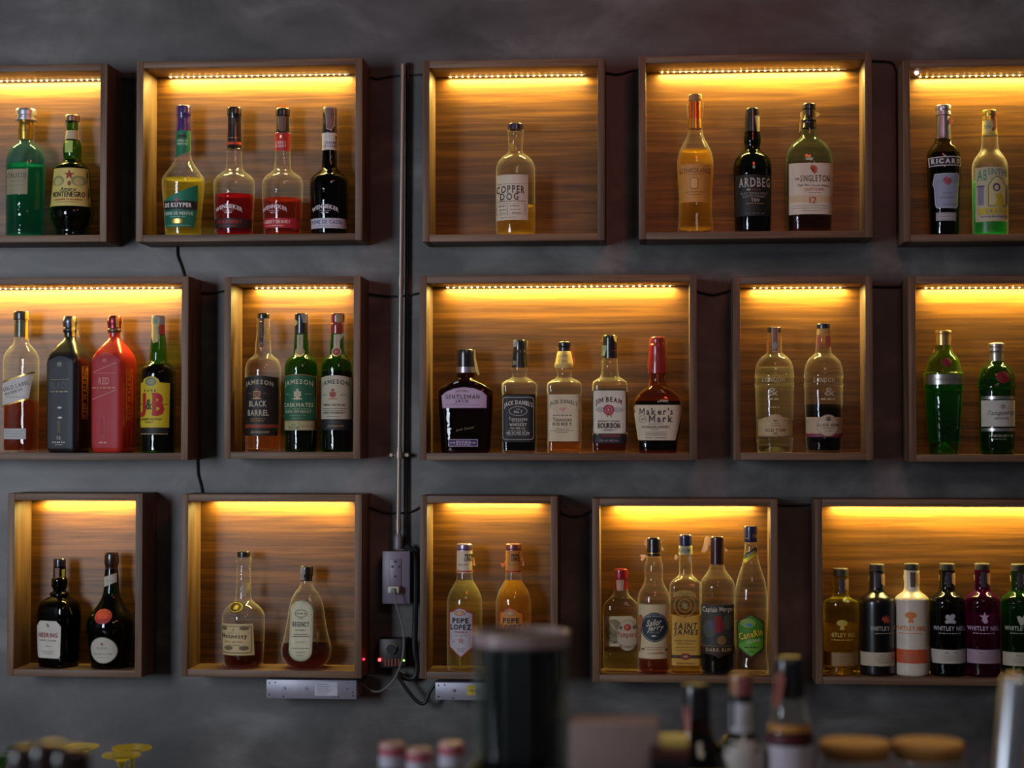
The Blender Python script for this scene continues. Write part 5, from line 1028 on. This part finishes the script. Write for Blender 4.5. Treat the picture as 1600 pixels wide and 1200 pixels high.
cable('thick black cable hanging in a loop right of the socket box', [(634, 852, -.03), (648, 875, -.03), (649, 960, -.03), (648, 1010, -.03), (652, 1040, -.03), (648, 1058, -.03), (636, 1060, -.03), (620, 1052, -.03)], .0065, name='cable_or_pipe_shadow')
cable('black cable sagging from the controller up to the yellow stickered supply', [(620, 1052, -.05), (634, 1075, -.05), (652, 1096, -.05), (664, 1098, -.05), (672, 1080, -.05), (684, 1064, -.05)], .0042, name='cable_or_pipe_shadow')
cable('black strip standing in for the shadow right of the steel pipe', [(637, 98, -.012), (636, 400, -.012), (634, 700, -.012), (634, 858, -.012)], .0045, name='cable_or_pipe_shadow')  # black tube in place of the shadow beside the pipe
# bright loose diode in the top right box
bm = bmesh.new(); bmesh.ops.create_uvsphere(bm, u_segments=12, v_segments=8, radius=.0042)
o = mesh_obj('indicator_light', bm, pbr('white_diode_glow', (.9, .85, 1, 1), .4, emit=(.9, .85, 1, 1), estr=12)); o.location = hit(1432, 114, -.07)
tag(o, 'single bright white diode at the corner of the top right box', 'indicator light')

# ---------------------------------------------------------------- the bar in front
M_BAR = M_COUNTER
t = thing('bar_counter', 'dark wooden bar counter with a lower work ledge', 'counter', (.2, -2.45, 0))
box('counter_top', -2.2, 2.6, -.55, .55, 1.08, 1.12, M_BAR, t, .004)
box('front_body', -2.15, 2.55, -.45, .45, 0, 1.08, M_BAR, t)
box('work_ledge', -2.2, 2.6, .56, 1.5, .85, .88, pbr('brushed_ledge_steel', lin('#6c6a68'), .35, .7), t, .003)
box('ledge_body', -2.15, 2.55, .56, 1.45, 0, .85, M_BAR, t)
BAR = 1.12; LEDGE = .88
Z1 = (0, 0, 1)

# inverted stem glasses on the work ledge
def stem_glass(px, py, hw_px, col, label, Y=-1.12):
    p = hit(px, py, Y); mpp = hit(px+1, py, Y).x-p.x; r = hw_px*mpp; H = p.z-LEDGE
    t = thing('stemmed_glass', label, 'glass', (p.x, Y, LEDGE), None)
    pf = [(H, r), (H-.003, r), (H-.006, r*.55), (H-.012, .008), (H-.022, .0042), (.095, .0038), (.088, .008)]
    bm = bmesh.new(); rings = []
    for z, rr in [(H, .001)]+pf: rings.append([bm.verts.new((rr*math.cos(2*math.pi*k/32), rr*math.sin(2*math.pi*k/32), z)) for k in range(32)])
    for i in range(len(rings)-1):
        for k in range(32): bm.faces.new((rings[i][k], rings[i+1][k], rings[i+1][(k+1) % 32], rings[i][(k+1) % 32]))
    mesh_obj('foot_and_stem', bm, GL['led_lit_yellow' if col == 'yellow' else col], t)  # yellow feet carry the LED reflection in their colour
    bm = bmesh.new(); rings = []
    for z, rr in [(.089, .006), (.086, .018), (.07, .033), (.045, .040), (.02, .038), (0, .034)]: rings.append([bm.verts.new((rr*math.cos(2*math.pi*k/32), rr*math.sin(2*math.pi*k/32), z)) for k in range(32)])
    for i in range(len(rings)-1):
        for k in range(32): bm.faces.new((rings[i][k], rings[i+1][k], rings[i+1][(k+1) % 32], rings[i][(k+1) % 32]))
    mesh_obj('bowl', bm, GL[col], t)
stem_glass(190, 1178, 29, 'yellow', 'upturned stem glass with LED yellow painted in, frontmost of the two at lower left', -1.12)
stem_glass(206, 1167, 30, 'yellow', 'upturned stem glass with LED yellow painted in, partly behind its twin at lower left', -1.0)
stem_glass(127, 1165, 27, 'yellow', 'upturned stem glass with LED yellow painted in, behind the dark blurred bottles', -1.05)
stem_glass(36, 1166, 24, 'green', 'upturned green tinted stem glass near the lower left corner', -1.05)
stem_glass(4, 1179, 24, 'green', 'upturned green tinted stem glass cut by the left edge', -1.15)

# foreground bottles on the bar
def fore(px, top, hwpx, d, kind, label, prof, **k):
    bottle(Z1, px, BAR, kind, label, prof, Y=-4.12+d, **k)
for px, py, lab in ((612, 1160, 'small bottle with a pink and white cap, leftmost of three in the foreground'), (654, 1169, 'small bottle with a pink and white cap, lowest of the three foreground caps'), (705, 1159, 'small bottle with a pink and white cap beside the tumbler of straws')):
    fore(px, py, 20, 1.75, 'small_bottle', lab, [(py+34, 17), (py+60, 18), (py+90, 28), (py+140, 40), (py+400, 40), (py+500, 40)], gl='yellow', liq=(py+110, 'gold'),
      caps=[('cap', 'gloss#b98f8c', [(py, 17), (py+3, 20), (py+12, 20)]), ('cap_band', '#a8324a', [(py+9, 20.4), (py+18, 20.4)]), ('neck_sleeve', '#b4b0c0', [(py+18, 20), (py+38, 20)])])
for px, py, lab in ((38, 1166, 'dark glossy brown bottle top in the lower left corner'), (105, 1168, 'dark glossy brown bottle top right of its twin at lower left'), (72, 1160, 'dark glossy brown bottle top standing between the two at lower left')):
    fore(px, py, 30, 1.35, 'flip_top_bottle', lab, [(py+8, 27), (py+60, 33), (py+120, 60), (py+300, 70), (py+700, 70)], gl='brown', liq=(py+70, 'dark'),
      caps=[('cap', 'gloss#2c1a18', [(py, 20), (py+5, 28), (py+18, 31), (py+44, 31)])])
fore(1090, 1065, 20, 1.9, 'whisky_bottle', 'blurred dark bottle with a small red tag in the right foreground', [(1120, 21), (1150, 26), (1175, 42), (1200, 52), (1400, 52), (1720, 52)], gl='brown', liq=(1150, 'dark'),
  caps=[('cap', 'gloss#15161a', [(1068, 18), (1072, 21), (1122, 22)])], labels=[('tax_stamp', [('p', [(1069, 1102), (1080, 1100), (1080, 1140), (1072, 1142)], '#9a5a50')]), ('label', [('p', rect(1048, 1195, 1132, 1350), '#b59a78')])])
fore(1160, 1055, 18, 1.9, 'vermouth_bottle', 'blurred foreground bottle with a pinkish cap and white neck label', [(1095, 19), (1140, 19), (1150, 24), (1165, 33), (1180, 36), (1400, 36), (1720, 36)], gl='darkgreen', liq=(1120, 'dark'),
  caps=[('cap', 'gloss#9a6a44', [(1052, 15), (1056, 18), (1084, 18)]), ('cap_ring', 'gloss#2a1c22', [(1084, 16), (1096, 16)])],
  labels=[('cap_patch', [('p', rect(1154, 1056, 1172, 1082), '#8c4a50')]), ('neck_label', [('p', rect(1143, 1096, 1177, 1143), '#b4b2ba')]), ('label', [('p', rect(1127, 1153, 1193, 1400), '#b4aca8')])])
fore(1236, 1030, 24, 1.9, 'liqueur_bottle', 'blurred foreground bottle of amber red liquid with a black cap and torn pink seal', [(1088, 25), (1115, 28), (1130, 33), (1145, 37), (1400, 38), (1720, 38)], gl='clear', liq=(1142, 'dark'),
  caps=[('cap', 'gloss#12141a', [(1026, 18), (1032, 23), (1062, 24), (1088, 24)]), ('neck_ring', 'gloss#1c1820', [(1080, 15), (1092, 15)])],
  labels=[('label', [('p', rect(1199, 1161, 1273, 1400), '#b5aab8')]), ('shoulder_band', [('p', rect(1203, 1128, 1270, 1140), '#a8702c'), ('p', rect(1200, 1143, 1272, 1158), '#4a0c1c')])],
  flaps=[('torn_seal', [(1213, 1052), (1222, 1044), (1228, 1056), (1222, 1085), (1216, 1104), (1207, 1096), (1210, 1070)], '#c8887c', -.018)])
# two cork lidded jars
for px, lab in ((1338, 'glass jar with a round wooden lid, left of the pair in the foreground'), (1452, 'glass jar with a round wooden lid, right of the pair in the foreground')):
    fore(px, 1158, 57, 1.75, 'storage_jar', lab, [(1180, 53), (1190, 56), (1210, 57), (1400, 57), (1478, 56)], gl='clear', liq=(1230, 'gold'), cat='jar',
      caps=[('wooden_lid', '#c08548', [(1158, 54), (1161, 57), (1172, 57), (1176, 53), (1184, 52)])])

# tumbler of black straws, in a bar caddy with napkins
d = 1.6; YC = -4.12+d
c = hit(814, 1190, YC); mpp = hit(815, 1190, YC).x-c.x; ztop = hit(814, 1186, YC).z
t = thing('bar_caddy', 'black bar caddy holding straws and napkins in the centre foreground', 'caddy', (c.x, YC, BAR))
M_CAD = pbr('black_caddy_plastic', lin('#0c0c10'), .35)
zc = ztop-BAR; xL = hit(742, 1190, YC).x-c.x; xM = hit(890, 1190, YC).x-c.x; xR = hit(1075, 1190, YC).x-c.x
base_z = zc-.085
def cbox(n, *a): return box(n, *a, M_CAD, t, .002)
cbox('caddy_base', xL, xR, -.06, .06, 0, base_z)
cbox('side_wall', xL, xL+.004, -.06, .06, base_z+.0005, zc); cbox('divider', xM, xM+.004, -.055, .055, base_z+.0005, zc-.006)
bm = bmesh.new()      # right end wall with a rounded hump
pts = [(-.06, base_z+.0005), (.06, base_z+.0005), (.06, zc+.004)]+[(.06*math.cos(R(a)), zc+.004+.018*math.sin(R(a))) for a in range(15, 180, 15)]+[(-.06, zc+.004)]
for x in (xR-.032, xR): 
    vs = [bm.verts.new((x, p[0], p[1])) for p in pts]
    if x == xR-.032: f0 = vs
bm.faces.new(f0[::-1]); bm.faces.new(vs)
for i in range(len(pts)): j = (i+1) % len(pts); bm.faces.new((f0[i], f0[j], vs[j], vs[i]))
bmesh.ops.recalc_face_normals(bm, faces=bm.faces); mesh_obj('end_wall', bm, M_CAD, t, 30)
bm = bmesh.new()      # front wall, dips towards the napkins
pts = [(xL+.005, base_z+.0005), (xR-.033, base_z+.0005), (xR-.033, zc-.018)]+[(xM+(xR-xM)*k, zc-.018*min(1, max(0, (k-.05)/.5))) for k in (.6, .45, .3, .15, .05)]+[(xL+.005, zc)]
for y in (-.06, -.056):
    vs = [bm.verts.new((p[0], y, p[1])) for p in pts]
    if y == -.06: f0 = vs
bm.faces.new(f0); bm.faces.new(vs[::-1])
for i in range(len(pts)): j = (i+1) % len(pts); bm.faces.new((f0[i], vs[i], vs[j], f0[j]))
bmesh.ops.recalc_face_normals(bm, faces=bm.faces); mesh_obj('front_wall', bm, M_CAD, t, 30)
cbox('rear_wall', xL+.005, xR-.033, .056, .06, base_z+.0005, zc-.02)
rt = (hit(889, 1100, YC).x-hit(739, 1100, YC).x)/2
xc = hit(814, 1100, YC).x; zr = hit(814, 988, YC).z; zb = BAR+base_z+.001
t = thing('straw_tumbler', 'tall clear tumbler packed with black straws in the centre foreground', 'tumbler', (xc, YC, zb))
H = zr-zb
bm = bmesh.new(); rings = []
for z, rr in [(0, rt*.9), (H, rt), (H, rt-.0015), (.003, rt*.9-.0015)]: rings.append([bm.verts.new((rr*math.cos(2*math.pi*k/40), rr*math.sin(2*math.pi*k/40), z)) for k in range(40)])
for i in range(3):
    for k in range(40): bm.faces.new((rings[i][k], rings[i][(k+1) % 40], rings[i+1][(k+1) % 40], rings[i+1][k]))
bm.faces.new(rings[0][::-1]); bm.faces.new(rings[3][::-1]); bmesh.ops.recalc_face_normals(bm, faces=bm.faces)
mesh_obj('tumbler_glass', bm, glass('tumbler_plastic', (.93,.96,.94), (.60,.70,.64), .12, .05), t)
bm = bmesh.new(); rings = []
for z, rr in [(H-.010, rt+.0004), (H+.0012, rt+.0006), (H+.0012, rt-.002), (H-.010, rt-.0019)]: rings.append([bm.verts.new((rr*math.cos(2*math.pi*k/40), rr*math.sin(2*math.pi*k/40), z)) for k in range(40)])
for i in range(4):
    for k in range(40): bm.faces.new((rings[i][k], rings[i][(k+1) % 40], rings[(i+1) % 4][(k+1) % 40], rings[(i+1) % 4][k]))
bmesh.ops.recalc_face_normals(bm, faces=bm.faces)
mesh_obj('rim', bm, ink('gloss#a08a8c'), t)['label'] = 'pale pinkish rim'
# straws
bm = bmesh.new(); L = H-.006; rr = .0038; rings = []
for z, q in [(0, rr), (L, rr), (L, rr-.0006), (L-.03, rr-.0006)]: rings.append([bm.verts.new((q*math.cos(2*math.pi*k/12), q*math.sin(2*math.pi*k/12), z)) for k in range(12)])
for i in range(3):
    for k in range(12): bm.faces.new((rings[i][k], rings[i][(k+1) % 12], rings[i+1][(k+1) % 12], rings[i+1][k]))
first = mesh_obj('drinking_straw', bm, pbr('black_straw_plastic', lin('#101116'), .25)); spots = []
step = .0082; k = 0
for j in range(-6, 7):
    for i in range(-6, 7):
        x = (i+(.5 if j % 2 else 0))*step; y = j*step*.87
        if math.hypot(x, y) < rt*.9-.0065: spots.append((x, y))
for i, (x, y) in enumerate(spots):
    o = first if i == 0 else first.copy()
    if i: COL.objects.link(o)
    o.location = (xc+x, YC+y, zb+.0035-.0015*random.random())
    tag(o, 'black plastic drinking straw packed in the tall tumber'.replace('tumber', 'tumbler'), 'straw', 'black straws in the tumbler')
# napkins
a = hit(896, 1122, YC-.02); b = hit(1028, 1190, YC-.02); nw = (hit(1027, 1150, YC).x-hit(893, 1150, YC).x); zn = hit(960, 1121, YC).z
nx = hit(960, 1150, YC).x; nb = BAR+base_z+.001
bm = bmesh.new(); bx(bm, -nw/2, nw/2, -.0014, .0014, 0, zn-nb-.001, .0006)
first = mesh_obj('paper_napkin', bm, pbr('unbleached_napkin_paper', lin('#97807c'), .85), None, 30)
for i in range(14):
    o = first if i == 0 else first.copy()
    if i: COL.objects.link(o)
    o.location = (nx+.001*math.sin(i*2.1), YC-.03+i*.0036, nb); o.rotation_euler = (0, R(.4*math.sin(i*1.7)), 0)
    tag(o, 'pinkish paper napkin standing upright in the black caddy', 'napkin', 'napkins in the black caddy')
# chrome tap at the right edge and an orange carton
YT = -4.12+1.5; p0 = hit(1590, 1054, YT); p1 = hit(1578, 1200, YT); mpp = hit(1591, 1060, YT).x-hit(1590, 1060, YT).x
sl = (p1-p0)/(p0.z-p1.z); pb = p0+sl*(p0.z-BAR)
t = thing('chrome_tap', 'chrome tap column with a bright reflection at the right edge', 'tap', tuple(pb))
M_CHR = pbr('polished_chrome', lin('#d9dce4'), .3, 1)
q = p0-pb
bm = bmesh.new(); tube(bm, [(0, 0, 0), q*.985, q*.993, q], [24*mpp, 24*mpp, 21*mpp, 14*mpp], 28); mesh_obj('column', bm, M_CHR, t)
bm = bmesh.new(); tube(bm, [(0, 0, 0), (0, 0, .012)], 44*mpp, 28); mesh_obj('base_flange', bm, M_CHR, t)
p = hit(1612, 1166, -2.1); o = box('orange_carton', -.022, .022, -.03, .03, 0, p.z-BAR, pbr('orange_card', lin('#c8641c'), .6), None, .001); o.location = (p.x, -2.1, BAR)
tag(o, 'orange carton peeking out behind the chrome tap', 'carton')
